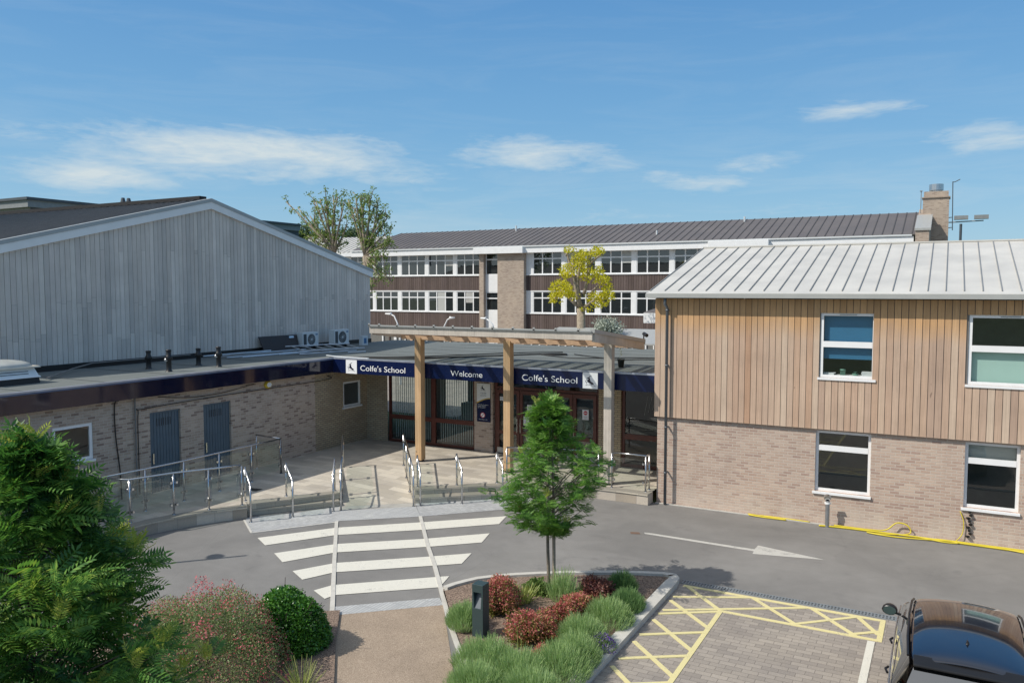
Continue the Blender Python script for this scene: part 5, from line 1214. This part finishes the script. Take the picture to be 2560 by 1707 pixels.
# lamp posts in the courtyard (swan necks show above the canopy beam)
GL_ = 'swan-neck lamp posts in the courtyard'
for (b, h_, lab) in (((-30.884, 42.000, 3.845), (-31.895, 42.000, 4.523), 'leftmost swan-neck courtyard lamp, the largest head'), ((-28.923, 44.000, 3.730), (-28.117, 44.000, 4.266), 'middle swan-neck lamp, arm turned to the right'), ((-24.481, 43.000, 3.939), (-25.336, 43.000, 4.318), 'right swan-neck lamp in front of the white stair window')):
    y_ = b[1]; t = tag(part('lamp_post', MB().tube([(b[0], y_, 0), (b[0], y_, b[2] - .4)], .06, 8), 'white_paint', loc=(b[0], y_, 0)), lab, 'lamp post', GL_)
    dx_ = h_[0] - b[0]; part('arm', MB().tube([(b[0], y_, b[2] - .4), (b[0] + dx_ * .15, y_, b[2]), (b[0] + dx_ * .45, y_, h_[2] - .12), (b[0] + dx_ * .75, y_, h_[2])], .045, 8), 'white_paint', t, smooth=True)
    part('lamp_head', MB().lathe((0, 0, 0), [(0, 0)], 3) and MB().tube([(b[0] + dx_ * .68, y_, h_[2] + .01), (b[0] + dx_ * .8, y_, h_[2]), (b[0] + dx_ * 1.15, y_, h_[2] + .02)], .10, 8, r2=.04), 'white_paint', t, smooth=True)
# floodlights far right
fx = (0.894, 90.000, 12.459)
t = tag(part('floodlight_mast', MB().tube([(fx[0], 90, 0), (fx[0], 90, fx[2] + .0)], .12, 8), 'far_slate', loc=(fx[0], 90, 0)), 'floodlight mast with three lamp heads behind the pale roof', 'floodlight')
top_ = (0.890, 90.000, 12.613); 
bar = MB().tube([(fx[0] - 1.9, 90, top_[2] + .0), (fx[0] + 1.9, 90, top_[2] + .1)], .06, 6); part('crossbar', bar, 'far_grey', t)
for k in (-1, 0, 1): part('lamp_head', MB().box(fx[0] + k * 1.7 - .6, fx[0] + k * 1.7 + .6, 89.6, 90.2, top_[2] + .25, top_[2] + .62), 'far_grey', t)
# lamp post beyond the left edge whose shadow crosses the road
lh = 5.2; lb = (-14.03 - .682 * lh, 13.07 - .731 * lh)
t = tag(part('street_lamp', MB().tube([(*lb, 0), (*lb, lh)], .055, 8, r2=.04), 'pipe_grey', loc=(*lb, 0)), 'grey street lamp at the left edge whose shadow falls on the road', 'street lamp')
part('lamp_head', MB().lathe((lb[0] - .05, lb[1] + .15, lh - .75), [(.0, .12), (.10, .12), (.2, 0), (0, 0)], 12), 'pipe_grey', t)
# ------------------------------------------------------------------ trees and plants
def limb(mb, a, b, r0, r1, bend=.08, n=4):
    a, b = Vector(a), Vector(b); L = (b - a).length; o = Vector(rng.normal(size=3)) * L * bend; pts = []
    for i in range(n + 1): t = i / n; pts.append(a.lerp(b, t) + o * math.sin(math.pi * t) * .5)
    mb.tube(pts, r0, 7, r2=r1); return pts
def pin_tree(name, label, base, top, prof, nleaf, L, mat, seed, crown_lean=(0, 0), group=None, stems=((0, 0),), young=0, bark='bark_grey', asym=None, ymat='young_leaf'):
    """tree with pinnate leaves: shoots rise from the stem, each shoot carries a spray of leaves"""
    global rng
    rng = np.random.default_rng(seed); random.seed(seed)
    t = thing(name, label, 'tree', (base[0], base[1], .05), group)
    zs = [p[0] for p in prof]; rs = [p[1] for p in prof]
    m = MB(); cz0 = zs[0]
    for dx, dy in stems: limb(m, (base[0] + dx, base[1] + dy, .03), (base[0] + crown_lean[0] * .4, base[1] + crown_lean[1] * .4, top * .93), .038, .012, .02, 8)
    P = []; D = []; S = []; YP_ = []; YD = []
    nsh = max(20, nleaf // 14)
    for i in range(nsh):
        z = zs[0] + (zs[-1] - zs[0]) * ((i + rng.random()) / nsh); r = np.interp(z, zs, rs); th = rng.uniform(0, 2 * math.pi)
        if asym: r *= 1 + asym(th, z)
        r *= 1 + .13 * math.sin(3 * th + 5 * z + seed) + .10 * math.sin(7 * z - 2 * th) + (rng.uniform(.0, .26) if rng.random() < .22 else 0)
        f = math.sqrt(rng.random()) * .5 + .5; rr = r * f
        z0 = max(cz0 - .05, z - rr * rng.uniform(.5, .9))
        lx, ly = crown_lean[0] * (z - zs[0]) / (zs[-1] - zs[0]), crown_lean[1] * (z - zs[0]) / (zs[-1] - zs[0])
        a = Vector((base[0] + lx * .8, base[1] + ly * .8, z0)); b = Vector((base[0] + lx + rr * math.cos(th), base[1] + ly + rr * math.sin(th), z))
        if i % 2 == 0: limb(m, a, b, .012, .004, .06, 3)
        d = (b - a).normalized(); k = 14
        out = Vector((math.cos(th), math.sin(th), 0))
        for j in range(k):
            s = rng.uniform(-.5, .10) * r; p = b + d * s + Vector(rng.normal(size=3)) * .022 * (1 + L * 3)
            ang = rng.uniform(0, 2 * math.pi); side = Vector((math.cos(ang), math.sin(ang), rng.uniform(-.2, .55)))
            v = (out * rng.uniform(.1, .9) + side * .9 + Vector((0, 0, .15))).normalized(); P.append(p[:]); D.append(v[:]); S.append(L * rng.uniform(.7, 1.15))
        if rng.random() < young:
            for j in range(5):
                ang = rng.uniform(0, 2 * math.pi); YP_.append((b + Vector((0, 0, .02 * j)) + d * .05)[:]); YD.append((math.cos(ang) * .7, math.sin(ang) * .7, 1.1))
    part('trunk', m, bark, t, smooth=True)
    up = np.tile([0, 0, 1.], (len(P), 1)) + rng.normal(0, .6, (len(P), 3))
    scat('crown', *PIN, P, D, up, np.array(S), mat, t)
    if YP_: scat('young_leaves', *PIN, YP_, YD, rvec(len(YP_)), L * .65, ymat, t)
    return t
# young tree in the bed, with its stake
yt = pin_tree('young_tree', 'young feathery-leaved tree with a stake in the planting bed in front of the entrance', (-6.80, 14.20), 3.95,
              [(1.28, .10), (1.42, .38), (1.62, .78), (1.9, .98), (2.3, 1.02), (2.65, .96), (2.9, .74), (3.15, .42), (3.5, .33), (3.75, .25), (3.92, .10)], 2400, .21, 'rowan_leaf', 5, (-.05, 0), stems=((-.03, 0), (.05, .04)), young=.10,
              asym=lambda th, z: .30 * math.cos(th) * (2.3 < z < 3.3) - .10 * math.cos(th) * (z < 2.1))
part('stake', MB().tube([(-6.70, 14.16, .05), (-6.72, 14.16, 1.45)], .032, 7), 'stake_wood', yt)
c = copy_tree(yt); c.location = (-18.5, 8.0, 0.0); c['label'] = 'young tree past the left edge, casting a feathery shadow on the road'
# large foreground tree, left
pin_tree('foreground_tree', 'large bushy tree with feathery dark green leaves at the bottom left', (-7.20, 4.20), 4.8,
         [(1.6, .55), (2.0, .80), (2.6, .96), (3.1, .98), (3.4, .95), (3.7, .82), (3.95, .62), (4.2, .36), (4.4, .16), (4.7, .04)], 3600, .26, 'rowan_big', 12, (0, 0), young=.30, bark='bark_dark',
         asym=lambda th, z: .16 * math.sin(3 * th + z * 2.2))
# pollarded trees behind the hall
def pollard(label, base, top, limbs, seed, nl=26, size=.17, mat='pollard_leaf', bark='bark_pale', name='pollarded_tree', group='pollarded trees behind the hall', per=70, spread=.35, r0=.22):
    global rng
    rng = np.random.default_rng(seed); t = thing(name, label, 'tree', (base[0], base[1], 0), group)
    m = MB(); fork = Vector(limbs[0][0]); m.tube([(base[0], base[1], 0), tuple((Vector((base[0], base[1], 0)) + fork) / 2 + Vector((.05, 0, 0))), tuple(fork)], r0, 9, r2=r0 * .75)
    P = []
    for a, b, r in limbs:
        pts = limb(m, a, b, r, r * .45, .06, 5)
        for k in range(3):
            q = Vector(pts[3]).lerp(Vector(pts[5]), rng.random()); e = q + Vector(rng.normal(size=3)) * .35 + Vector((0, 0, .5)); limb(m, q, e, r * .35, .02, .05, 2)
            for j in range(per // 6): P.append((e + Vector(rng.normal(size=3)) * spread * .5)[:])
        for j in range(per // 2):
            f = rng.uniform(.25, 1.02) ; i = min(4, int(f * 5)); q = Vector(pts[i]).lerp(Vector(pts[i + 1]), f * 5 - i); P.append((q + Vector(rng.normal(size=3)) * spread * (.4 + .6 * f))[:])
    part('trunk', m, bark, t, smooth=True)
    P = np.array(P); P2 = np.repeat(P, 5, 0) + rng.normal(0, spread * .22, (len(P) * 5, 3))
    scat('crown', *LEAF, P2, rvec(len(P2)), rvec(len(P2)), rng.uniform(.7, 1.2, len(P2)) * size, mat, t)
    return t
_c = Matrix.Rotation(R(28.4), 3, 'Z').__matmul__(Matrix.Rotation(R(90 - 3.683), 3, 'X'))
def WPX(x, y, Y):
    """direction measured on the photograph, carried out to the real distance Y"""
    v = _c.__matmul__(Vector(((x - 1280) / 2012, -(y - 853.5) / 2012, -1))); return (v.x * Y / v.y, Y, 6.1 + v.z * Y / v.y)
for lab, Yd, fork, ends, sd_ in (
    ('left pollarded tree with a broad head of upright limbs', 48, (836, 632), ((716, 505), (775, 540), (745, 520), (790, 505), (800, 500), (815, 492), (833, 488), (845, 492), (862, 498), (775, 562), (858, 520), (768, 590), (800, 592), (868, 560), (785, 508), (850, 600), (820, 520)), 3),
    ('right pollarded tree, darker and narrower, at the hall corner', 47, (912, 640), ((890, 497), (902, 492), (912, 492), (925, 498), (945, 505), (960, 525), (968, 545), (972, 580), (975, 600), (885, 520), (935, 520), (950, 560), (870, 500), (965, 640), (980, 610), (930, 600), (955, 700), (905, 560), (940, 660), (925, 700), (905, 520), (980, 705), (930, 730)), 4)):
    limbs_ = [(WPX(*fork, Yd), WPX(ex, ey, Yd + rng.uniform(-.8, .8)), .10) for ex, ey in ends]
    fk = WPX(*fork, Yd); pollard(lab, (fk[0], fk[1]), 0, limbs_, sd_, per=40, spread=.28, size=.18)
rob = []
for a, b, r in (((1452, 770), (1452, 655), .13), ((1452, 770), (1432, 640), .10), ((1450, 740), (1415, 625), .10), ((1460, 735), (1470, 640), .09), ((1470, 690), (1475, 622), .07), ((1475, 660), (1510, 632), .06), ((1415, 640), (1425, 622), .05),
                ((1445, 765), (1395, 720), .10), ((1400, 738), (1372, 755), .06), ((1462, 768), (1500, 745), .09), ((1500, 745), (1520, 765), .05), ((1470, 740), (1510, 700), .07)):
    rob.append((WPX(*a, 46), WPX(*b, 46), r))
global_rng = rng
t = thing('golden_tree', 'tree with bright yellow foliage in the courtyard', 'tree', (rob[0][0][0], 46, 0))
rng = np.random.default_rng(8)
m = MB(); fk = Vector(rob[0][0]); m.tube([(fk.x, 46, 0), (fk.x + .05, 46, fk.z * .6), tuple(fk)], .30, 9, r2=.26)
for a, b, r in rob: limb(m, a, b, r * 1.3, r * .6, .07, 5)
part('trunk', m, 'bark_pale', t, smooth=True)
P = []
for cx_, cy_, rx_, ry_, n_ in ((1425, 625, 14, 8, 40), (1455, 648, 26, 22, 190), (1490, 630, 14, 12, 60), (1500, 625, 10, 10, 30), (1425, 675, 26, 16, 130), (1412, 685, 14, 10, 40), (1480, 690, 32, 16, 120), (1510, 700, 18, 12, 60), (1515, 715, 14, 14, 60), (1500, 675, 10, 8, 20), (1400, 722, 26, 20, 190), (1390, 745, 16, 12, 90), (1420, 728, 20, 14, 90), (1435, 740, 14, 10, 50),
                              (1490, 745, 26, 14, 120), (1520, 738, 18, 12, 80), (1500, 760, 18, 8, 60), (1465, 772, 14, 6, 30), (1470, 680, 20, 10, 40), (1495, 668, 8, 6, 12)):
    for k in range(int(n_ * .62)):
        a_ = rng.uniform(0, 2 * math.pi); q_ = math.sqrt(rng.random()); P.append(WPX(cx_ + rx_ * q_ * math.cos(a_), cy_ + ry_ * q_ * math.sin(a_), 46 + rng.normal(0, .5)))
P = np.repeat(np.array(P), 6, 0); P = P + rng.normal(0, .07, P.shape)
scat('crown', *LEAF, P, rvec(len(P)), rvec(len(P)), rng.uniform(.7, 1.2, len(P)) * .15, 'robinia_leaf', t)
# distant trees on the horizon line
def blob_tree(name, label, c, rx, rz, n, size, mat, group=None, trunk=True, cat='tree'):
    global rng
    t = thing(name, label, cat, (c[0], c[1], 0), group)
    if trunk:
        m = MB().tube([(c[0], c[1], 0), (c[0], c[1], c[2])], rx * .09, 7, r2=rx * .04)
        for k in range(7): limb(m, (c[0], c[1], c[2] * .6), (c[0] + rng.uniform(-.7, .7) * rx, c[1] + rng.uniform(-.7, .7) * rx, c[2] + rng.uniform(-.2, .7) * rz), rx * .03, rx * .012, .05, 3)
        part('trunk', m, 'bark_grey', t)
    k = 16; cc = rvec(k) * np.array([rx * .62, rx * .62, rz * .62]) * rng.uniform(.4, 1, (k, 1)) + np.array(c); P = []
    P = np.repeat(cc, n // k, 0) + rng.normal(0, 1, (n // k * k, 3)) * np.array([rx, rx, rz]) * .20
    scat('crown', *LEAF, P, rvec(len(P)), rvec(len(P)), rng.uniform(.7, 1.2, len(P)) * size, mat, t)
    return t
for px, py, d, rx, rz, lab in ((757, 585, 150, 3.6, 3.2, 'rounded distant tree just above the hall roof slope'), (890, 590, 160, 5, 2.2, 'low distant tree between the pollarded trees'), (812, 596, 170, 4, 2.5, 'distant tree behind the left pollarded tree')):
    blob_tree('distant_tree', lab, WPX(px, py, d), rx, rz, 900, 1.0, 'far_leaf', 'distant trees above the roofs')
blob_tree('silver_shrub', 'silvery grey shrub behind the right end of the canopy', WPX(1515, 822, 44), 1.15, 1.0, 2600, .16, 'silver_leaf', trunk=True, cat='shrub')

# --- plants made of upright blades
def tuft(name, label, cat, c, rx, ry, h, n, L, mat, group=None, lean=.5, wd=1.0, parent=None, kind=None):
    """dome of fine upright stems"""
    r = np.sqrt(rng.random(n)); th = rng.uniform(0, 2 * math.pi, n); ux, uy = r * np.cos(th), r * np.sin(th)
    dome = np.sqrt(np.clip(1 - r ** 2 * .92, 0, 1)) * (1 + .10 * np.sin(5 * th + c[0]) )
    z = c[2] + np.maximum(.02, h * dome * rng.uniform(.55, 1.0, n) - L * .6)
    P = np.c_[c[0] + ux * rx, c[1] + uy * ry, z]; D = np.c_[ux * lean, uy * lean, np.ones(n)] + rng.normal(0, .16, (n, 3))
    tv = [(x, y * wd, zz) for x, y, zz in BLADE[0]]
    o = scat(name, tv, BLADE[1], P, D, rvec(n), rng.uniform(.6, 1.15, n) * L, mat, parent, org=(c[0], c[1], c[2]) if parent is None else None)
    if label: tag(o, label, cat, group)
    return o
def shrub(name, label, c, rx, ry, h, parts, group=None, stems=True, cat='shrub', k=34, amp=1.25, off=.80):
    """parts: (part name, material, count, leaf size, low fraction, high fraction, shell)"""
    t = thing(name, label, cat, tuple(c), group)
    if stems:
        m = MB()
        for k in range(14): th = rng.uniform(0, 6.28); limb(m, c, (c[0] + rx * .75 * math.cos(th), c[1] + ry * .75 * math.sin(th), c[2] + h * rng.uniform(.5, .85)), .012, .005, .05, 3)
        part('stems', m, 'bark_dark', t)
    cen = rvec(k); cen[:, 2] = np.abs(cen[:, 2])
    for nm, mat, n, size, lo, hi, sh in parts:
        d = rvec(n * 2); d[:, 2] = np.abs(d[:, 2]); d = d[(d[:, 2] >= lo) & (d[:, 2] <= hi)][:n]; n2 = len(d)
        cl = np.max(d @ cen.T, axis=1)                    # nearness to a clump centre
        keep = cl > rng.uniform(.72, .97, n2); d = d[keep]; cl = cl[keep]; n2 = len(d)
        rad = rng.uniform(sh, 1.0, n2) * (.74 + amp * (cl - off))
        P = d * rad[:, None] * np.array([rx, ry, h]) + np.array(c) + rng.normal(0, .015, (n2, 3))
        scat(nm, *LEAF, P, d * .6 + rvec(n2) * .8, rvec(n2), rng.uniform(.6, 1.2, n2) * size, mat, t)
    return t
rng = np.random.default_rng(21)
Z0 = .07
GN = 'red-tipped shrubs in the planting bed'
def nandina(label, c, r, h, n=5200):
    return shrub('red_tipped_shrub', label, (c[0], c[1], Z0), r, r, h, [('foliage', 'nandina_green', int(n * .9), .055, 0, .95, .3), ('red_shoots', 'nandina_red', int(n * .8), .042, .30, 1, .75)], GN, k=11, amp=2.1, off=.84)
for (x, y), lab, r, h in zip([(-7.171, 12.822), (-6.156, 12.113), (-5.952, 12.907), (-5.837, 13.272), (-5.587, 11.209)],
    ('red-tipped shrub just behind the green bollard light', 'widest red-tipped shrub, in front of the young tree trunk', 'pinkish red shrub right of the young tree trunk', 'red-tipped shrub between the dark shrub and the lavender', 'smallest red-tipped shrub, in the front of the bed'), (.40, .52, .36, .38, .30), (.72, .56, .48, .46, .36)):
    nandina(lab, (x, y), r, h)
(x, y), = [(-5.830, 14.254)]
shrub('dark_shrub', 'dark purple-brown leaved shrub at the back right of the bed', (x, y, Z0), .42, .34, .52, [('foliage', 'dark_red_leaf', 5200, .06, 0, 1, .45), ('red_shoots', 'nandina_red', 900, .045, .0, .5, .8)])
GV = 'lavender clumps in the planting bed'
for (x, y), lab, rx, ry, h, mt_ in zip([(-7.436, 11.987), (-6.292, 10.766), (-5.643, 10.697), (-5.153, 11.109), (-5.305, 12.322), (-5.221, 13.302), (-5.151, 14.064), (-5.546, 14.879), (-6.082, 10.106), (-5.230, 10.295), (-5.097, 11.599)],
    ('small lavender clump left of the green bollard light', 'large lavender clump in front of the green bollard light', 'lavender clump at the bottom centre of the bed', 'lavender clump right of the smallest red shrub', 'lavender clump behind the purple flowers', 'grey-green lavender clump near the bed kerb', 'darker lavender clump close to the wide kerb', 'dark green clump at the back right beside the dark shrub', 'lavender clump at the bottom left of the bed', 'lavender clump cut by the bottom edge', 'lavender clump left of the purple flowers along the kerb'),
    (.30, .52, .48, .46, .42, .44, .30, .26, .42, .5, .36), (.30, .46, .44, .44, .40, .36, .34, .26, .4, .4, .40), (.44, .50, .46, .52, .50, .48, .38, .40, .42, .44, .5), ('lavender', 'lavender', 'lavender', 'lavender', 'lavender', 'lavender', 'lavender_dark', 'lavender_dark', 'lavender', 'lavender', 'lavender')):
    tuft('lavender', lab, 'lavender', (x, y, Z0), rx, ry, h, 3800, .17, mt_, GV, .55, .8)
(x, y), = [(-4.949, 12.254)]
t = tuft('purple_flowers', 'low purple flowering plant spilling onto the wide kerb', 'flowers', (x, y, Z0 + .02), .26, .24, .22, 500, .12, 'lavender_dark', None, .7)
d = rvec(500); d[:, 2] = np.abs(d[:, 2]); scat('flower_heads', *LEAF, d * np.array([.27, .25, .24]) + np.array((x, y, Z0 + .04)), rvec(500), rvec(500), .04, 'purple_flower', t)
(x, y), = [(-7.098, 13.454)]
tuft('strap_leaved_plant', 'clump of yellow-green strap leaves behind the red shrubs', 'plant', (x, y, Z0), .20, .16, .30, 150, .34, 'strap_leaf', None, .8, 1.3)
(x, y), = [(-7.023, 14.081)]
shrub('leafy_plant', 'low bright green leafy plant left of the young tree trunk', (x, y, Z0), .36, .24, .26, [('foliage', 'green_leaf', 1500, .09, 0, 1, .4)], cat='plant')
(x, y), = [(-6.406, 13.942)]
tuft('feathery_grass', 'tall thin grey-green grass right of the young tree trunk', 'grass', (x, y, Z0), .26, .22, .55, 800, .34, 'lavender', None, .35, .5)
for (x, y), lab in zip([(-5.932, 11.148), (-5.687, 10.821)], ('thin yellow stem standing at the front of the bed, left one', 'thin yellow stem standing at the front of the bed, lower right one')):
    tag(part('plant_cane', MB().tube([(x, y, Z0), (x + .01, y, Z0 + .34), (x - .005, y, Z0 + .62)], .007, 5, r2=.004), 'strap_leaf', loc=(x, y, Z0)), lab, 'stem')
# --- left bed by the path
struct('planting_bed', MB().prism([(-9.95, 11.55), (-9.15, 10.5), (-7.9, 9.0), (-5.3, 6.0), (-6.5, 2.0), (-13.5, 2.0), (-13.2, 8.2), (-11.0, 10.8)], -.02, .05, sides=False), 'mulch')
shrub('laurel_bush', 'rounded glossy green bush beside the footpath', (-9.75, 9.95, .03), .86, .82, 1.16, [('foliage', 'laurel_leaf', 24000, .056, 0, 1, .80), ('inner_foliage', 'laurel_leaf', 6000, .07, 0, 1, .3)], k=60, amp=.7, off=.80)
rb_ = shrub('red_flowering_bush', 'wide grey-green bush covered in small red flowers', (-10.20, 8.60, .03), 1.55, 1.20, 1.46, [('foliage', 'salvia_leaf', 42000, .040, 0, 1, .62), ('flowers', 'salvia_flower', 6500, .032, .05, 1, .9)])
d = rvec(800); d[:, 2] = np.abs(d[:, 2]) * .9 + .1
cl_ = rvec(26); cl_[:, 2] = np.abs(cl_[:, 2]); P = np.repeat(cl_, 34, 0) + rng.normal(0, .055, (26 * 34, 3)); P = P / np.linalg.norm(P, axis=1, keepdims=True)
scat('flower_clusters', *LEAF, P * np.array([1.50, 1.16, 1.42]) * rng.uniform(.92, 1.06, (len(P), 1)) + np.array((-10.20, 8.60, .05)), rvec(len(P)), rvec(len(P)), .042, 'salvia_flower', rb_)
pass
x, y, z = (-10.842, 7.707, 0.350)
t = tuft('yellow_flowers', 'bright yellow flowering plant at the left foot of the red-flowered bush', 'flowers', (x, y, .03), .40, .40, .55, 1200, .18, 'green_leaf', None, .6)
d = rvec(600); d[:, 2] = np.abs(d[:, 2]); scat('flower_heads', *LEAF, d * np.array([.42, .42, .55]) + np.array((x, y, .06)), rvec(600), rvec(600), .05, 'yellow_flower', t)
x, y, z = (-10.368, 7.568, 0.200)
shrub('green_plant', 'small bright green leafy plant below the yellow flowers', (x, y, .03), .40, .35, .34, [('foliage', 'green_leaf', 2600, .07, 0, 1, .4)], cat='plant')
x, y, z = (-8.462, 8.933, 0.100)
t = tuft('grassy_plant', 'small clump of thin arching green leaves with a yellow bud beside the path', 'plant', (x, y, .03), .14, .14, .34, 90, .42, 'strap_leaf', None, 1.0, .6)

# ------------------------------------------------------------------ parked car (front faces +Y)
car = thing('parked_car', 'glossy dark blue-black estate car parked at the bottom right, seen from behind', 'car', (.36, 12.9, 0))
cx, cy = .36, 12.95
def S_(pts): return [(cx + x, cy + y, z) for x, y, z in pts]
def ring(y, w0, zs0, zb, crown):          # lower body section from sill to bonnet/tail line
    prof = [(w0 * .93, .28), (w0 * .985, .42), (w0, .62), (w0 * .985, .80), (w0 * .94, zb - .05), (w0 * .86, zb), (w0 * .5, zb + crown), (0, zb + crown * 1.25)]
    full = [(x, y, z) for x, z in prof] + [(-x, y, z) for x, z in prof[::-1][1:]]
    return S_(full)
body = MB().loft([ring(-2.30, .78, 0, .72, .0), ring(-2.26, .86, 0, .86, .01), ring(-2.1, .90, 0, .96, .02), ring(-1.5, .925, 0, 1.0, .02), ring(-.5, .93, 0, .99, .02), ring(.6, .93, 0, .97, .02), ring(1.2, .925, 0, .95, .03), ring(1.8, .91, 0, .88, .04), ring(2.15, .86, 0, .76, .03), ring(2.3, .76, 0, .62, .0)], caps=True)
bo = part('body', body, 'car_paint', car, smooth=True); md = bo.modifiers.new('s', 'SUBSURF'); md.levels = 1; md.render_levels = 2
def gh(y, zr, w_top, zb=.97, wb=.86): return S_([(wb, y, zb), (w_top + .03, y, zr - .13), (w_top, y, zr - .04), (w_top * .8, y, zr + .0), (w_top * .4, y, zr + .03), (0, y, zr + .04), (-w_top * .4, y, zr + .03), (-w_top * .8, y, zr), (-w_top, y, zr - .04), (-w_top - .03, y, zr - .13), (-wb, y, zb)])
rf_ = MB().loft([[p for p in gh(y, zr, wt)[2:9]] for y, zr, wt in ((-1.80, 1.42, .60), (-1.72, 1.46, .63), (-1.2, 1.505, .655), (-.6, 1.525, .665), (-.1, 1.52, .66), (.25, 1.495, .65), (.42, 1.455, .64))])
ro = part('roof', rf_, 'car_paint', car, smooth=True); md = ro.modifiers.new('s', 'SUBSURF'); md.levels = 1; md.render_levels = 2; ro.modifiers.new('t', 'SOLIDIFY').thickness = .02
# glazed front half of the roof and windscreen
ws = MB().loft([[p for p in gh(y, zr, wt)[2:9]] for y, zr, wt in ((.42, 1.457, .635), (.75, 1.35, .66), (1.1, 1.17, .70), (1.42, .99, .74))])
part('windscreen', ws, 'car_glass', car, smooth=True)
rw = MB().loft([S_([(x, y, z) for x in (-wt, -wt * .5, 0, wt * .5, wt)]) for y, z, wt in ((-1.82, 1.40, .58), (-2.0, 1.22, .66), (-2.17, 1.0, .72))])
part('rear_window', rw, 'car_glass', car, smooth=True)
for sg in (-1, 1):
    sd2 = MB().loft([[(cx + sg * xb, cy + y, .97) , (cx + sg * (xt + .03), cy + y, zt)] for y, xb, xt, zt in ((-2.05, .84, .64, 1.10), (-1.8, .865, .62, 1.36), (-1.2, .875, .655, 1.42), (-.3, .875, .665, 1.44), (.35, .87, .64, 1.40), (.8, .86, .68, 1.25), (1.4, .84, .76, 1.0))])
    part('side_window', sd2, 'car_glass', car, smooth=True)
    part('roof_rail', MB().tube(S_([(sg * .67, -1.7, 1.43), (sg * .695, -1.2, 1.49), (sg * .705, -.4, 1.51), (sg * .69, .2, 1.485), (sg * .67, .38, 1.45)]), .016, 6), 'car_black', car)
    part('waist_trim', MB().tube(S_([(sg * .88, -2.0, .985), (sg * .90, -1, 1.0), (sg * .90, .5, .985), (sg * .88, 1.35, .965)]), .012, 6), 'car_trim', car)
    for y in (-.95, .1): part('door_handle', MB().tube(S_([(sg * .935, y - .1, .86), (sg * .965, y, .87), (sg * .935, y + .1, .86)]), .017, 6), 'car_black', car)
    mr = part('door_mirror', MB().loft([S_([(sg * (x + r * math.cos(a)), .86 + .5 * r * math.sin(2 * a) * 0 + dy, 1.05 + r * .72 * math.sin(a)) for a in np.linspace(0, 2 * math.pi, 13)[:-1]]) for x, r, dy in ((1.02, .02, .14), (1.02, .085, .12), (1.02, .11, .05), (1.02, .115, -.02), (1.02, .105, -.045))], closed=True, caps=True), 'car_black', car, smooth=True)
    part('mirror_glass', MB().quad(*S_([(sg * 1.02 + sg * .095 * math.cos(a), .86 - .048, 1.05 + .068 * math.sin(a)) for a in np.linspace(0, 2 * math.pi, 13)[:-1]])), 'mirror_glass', mr)
    part('mirror_arm', MB().tube(S_([(sg * .86, .9, .98), (sg * .98, .88, 1.01)]), .02, 6), 'car_black', mr)
    part('tail_light', MB().box(cx + sg * .72 - .13, cx + sg * .72 + .13, cy - 2.31, cy - 2.22, .74, .86), 'tail_red', car, bevel=.02)
    for y in (-1.42, 1.38):
        wl = part('wheel', MB().tube(S_([(sg * .68, y, .33), (sg * .90, y, .33)]), .20, 20), 'car_trim', car)
        part('tyre', MB().loft([[(cx + sg * x, cy + y + r * math.cos(a), .335 + r * math.sin(a)) for a in np.linspace(0, 2 * math.pi, 25)[:-1]] for x, r in ((.69, .20), (.68, .30), (.71, .335), (.88, .335), (.915, .30), (.905, .21))], closed=True), 'tyre', wl, smooth=True)
part('spoiler', MB().hexa(S_([(-.60, -1.92, 1.385), (.60, -1.92, 1.385), (.61, -1.74, 1.44), (-.61, -1.74, 1.44), (-.60, -1.92, 1.415), (.60, -1.92, 1.415), (.61, -1.74, 1.475), (-.61, -1.74, 1.475)])), 'car_black', car, bevel=.01)
part('shark_fin', MB().loft([S_([(-.035 * k, y0, 1.525), (0, y1, 1.525 + h), (.035 * k, y0, 1.525)]) for k, y0, y1, h in ((1, -1.30, -1.30, .0), (1, -1.26, -1.30, .075), (.8, -1.16, -1.2, .05), (.1, -1.02, -1.05, .01))]), 'car_black', car, smooth=True)
m = MB()
for y in (-1.45, -.55): m.box(cx - .48, cx + .48, cy + y, cy + y + .008, 1.545, 1.5465)
part('number_plate', MB().box(cx - .26, cx + .26, cy - 2.325, cy - 2.31, .62, .73), 'sign_gold', car)
part('rear_wiper', MB().tube(S_([(0, -2.17, 1.06), (.3, -2.10, 1.13)]), .012, 5), 'car_black', car)
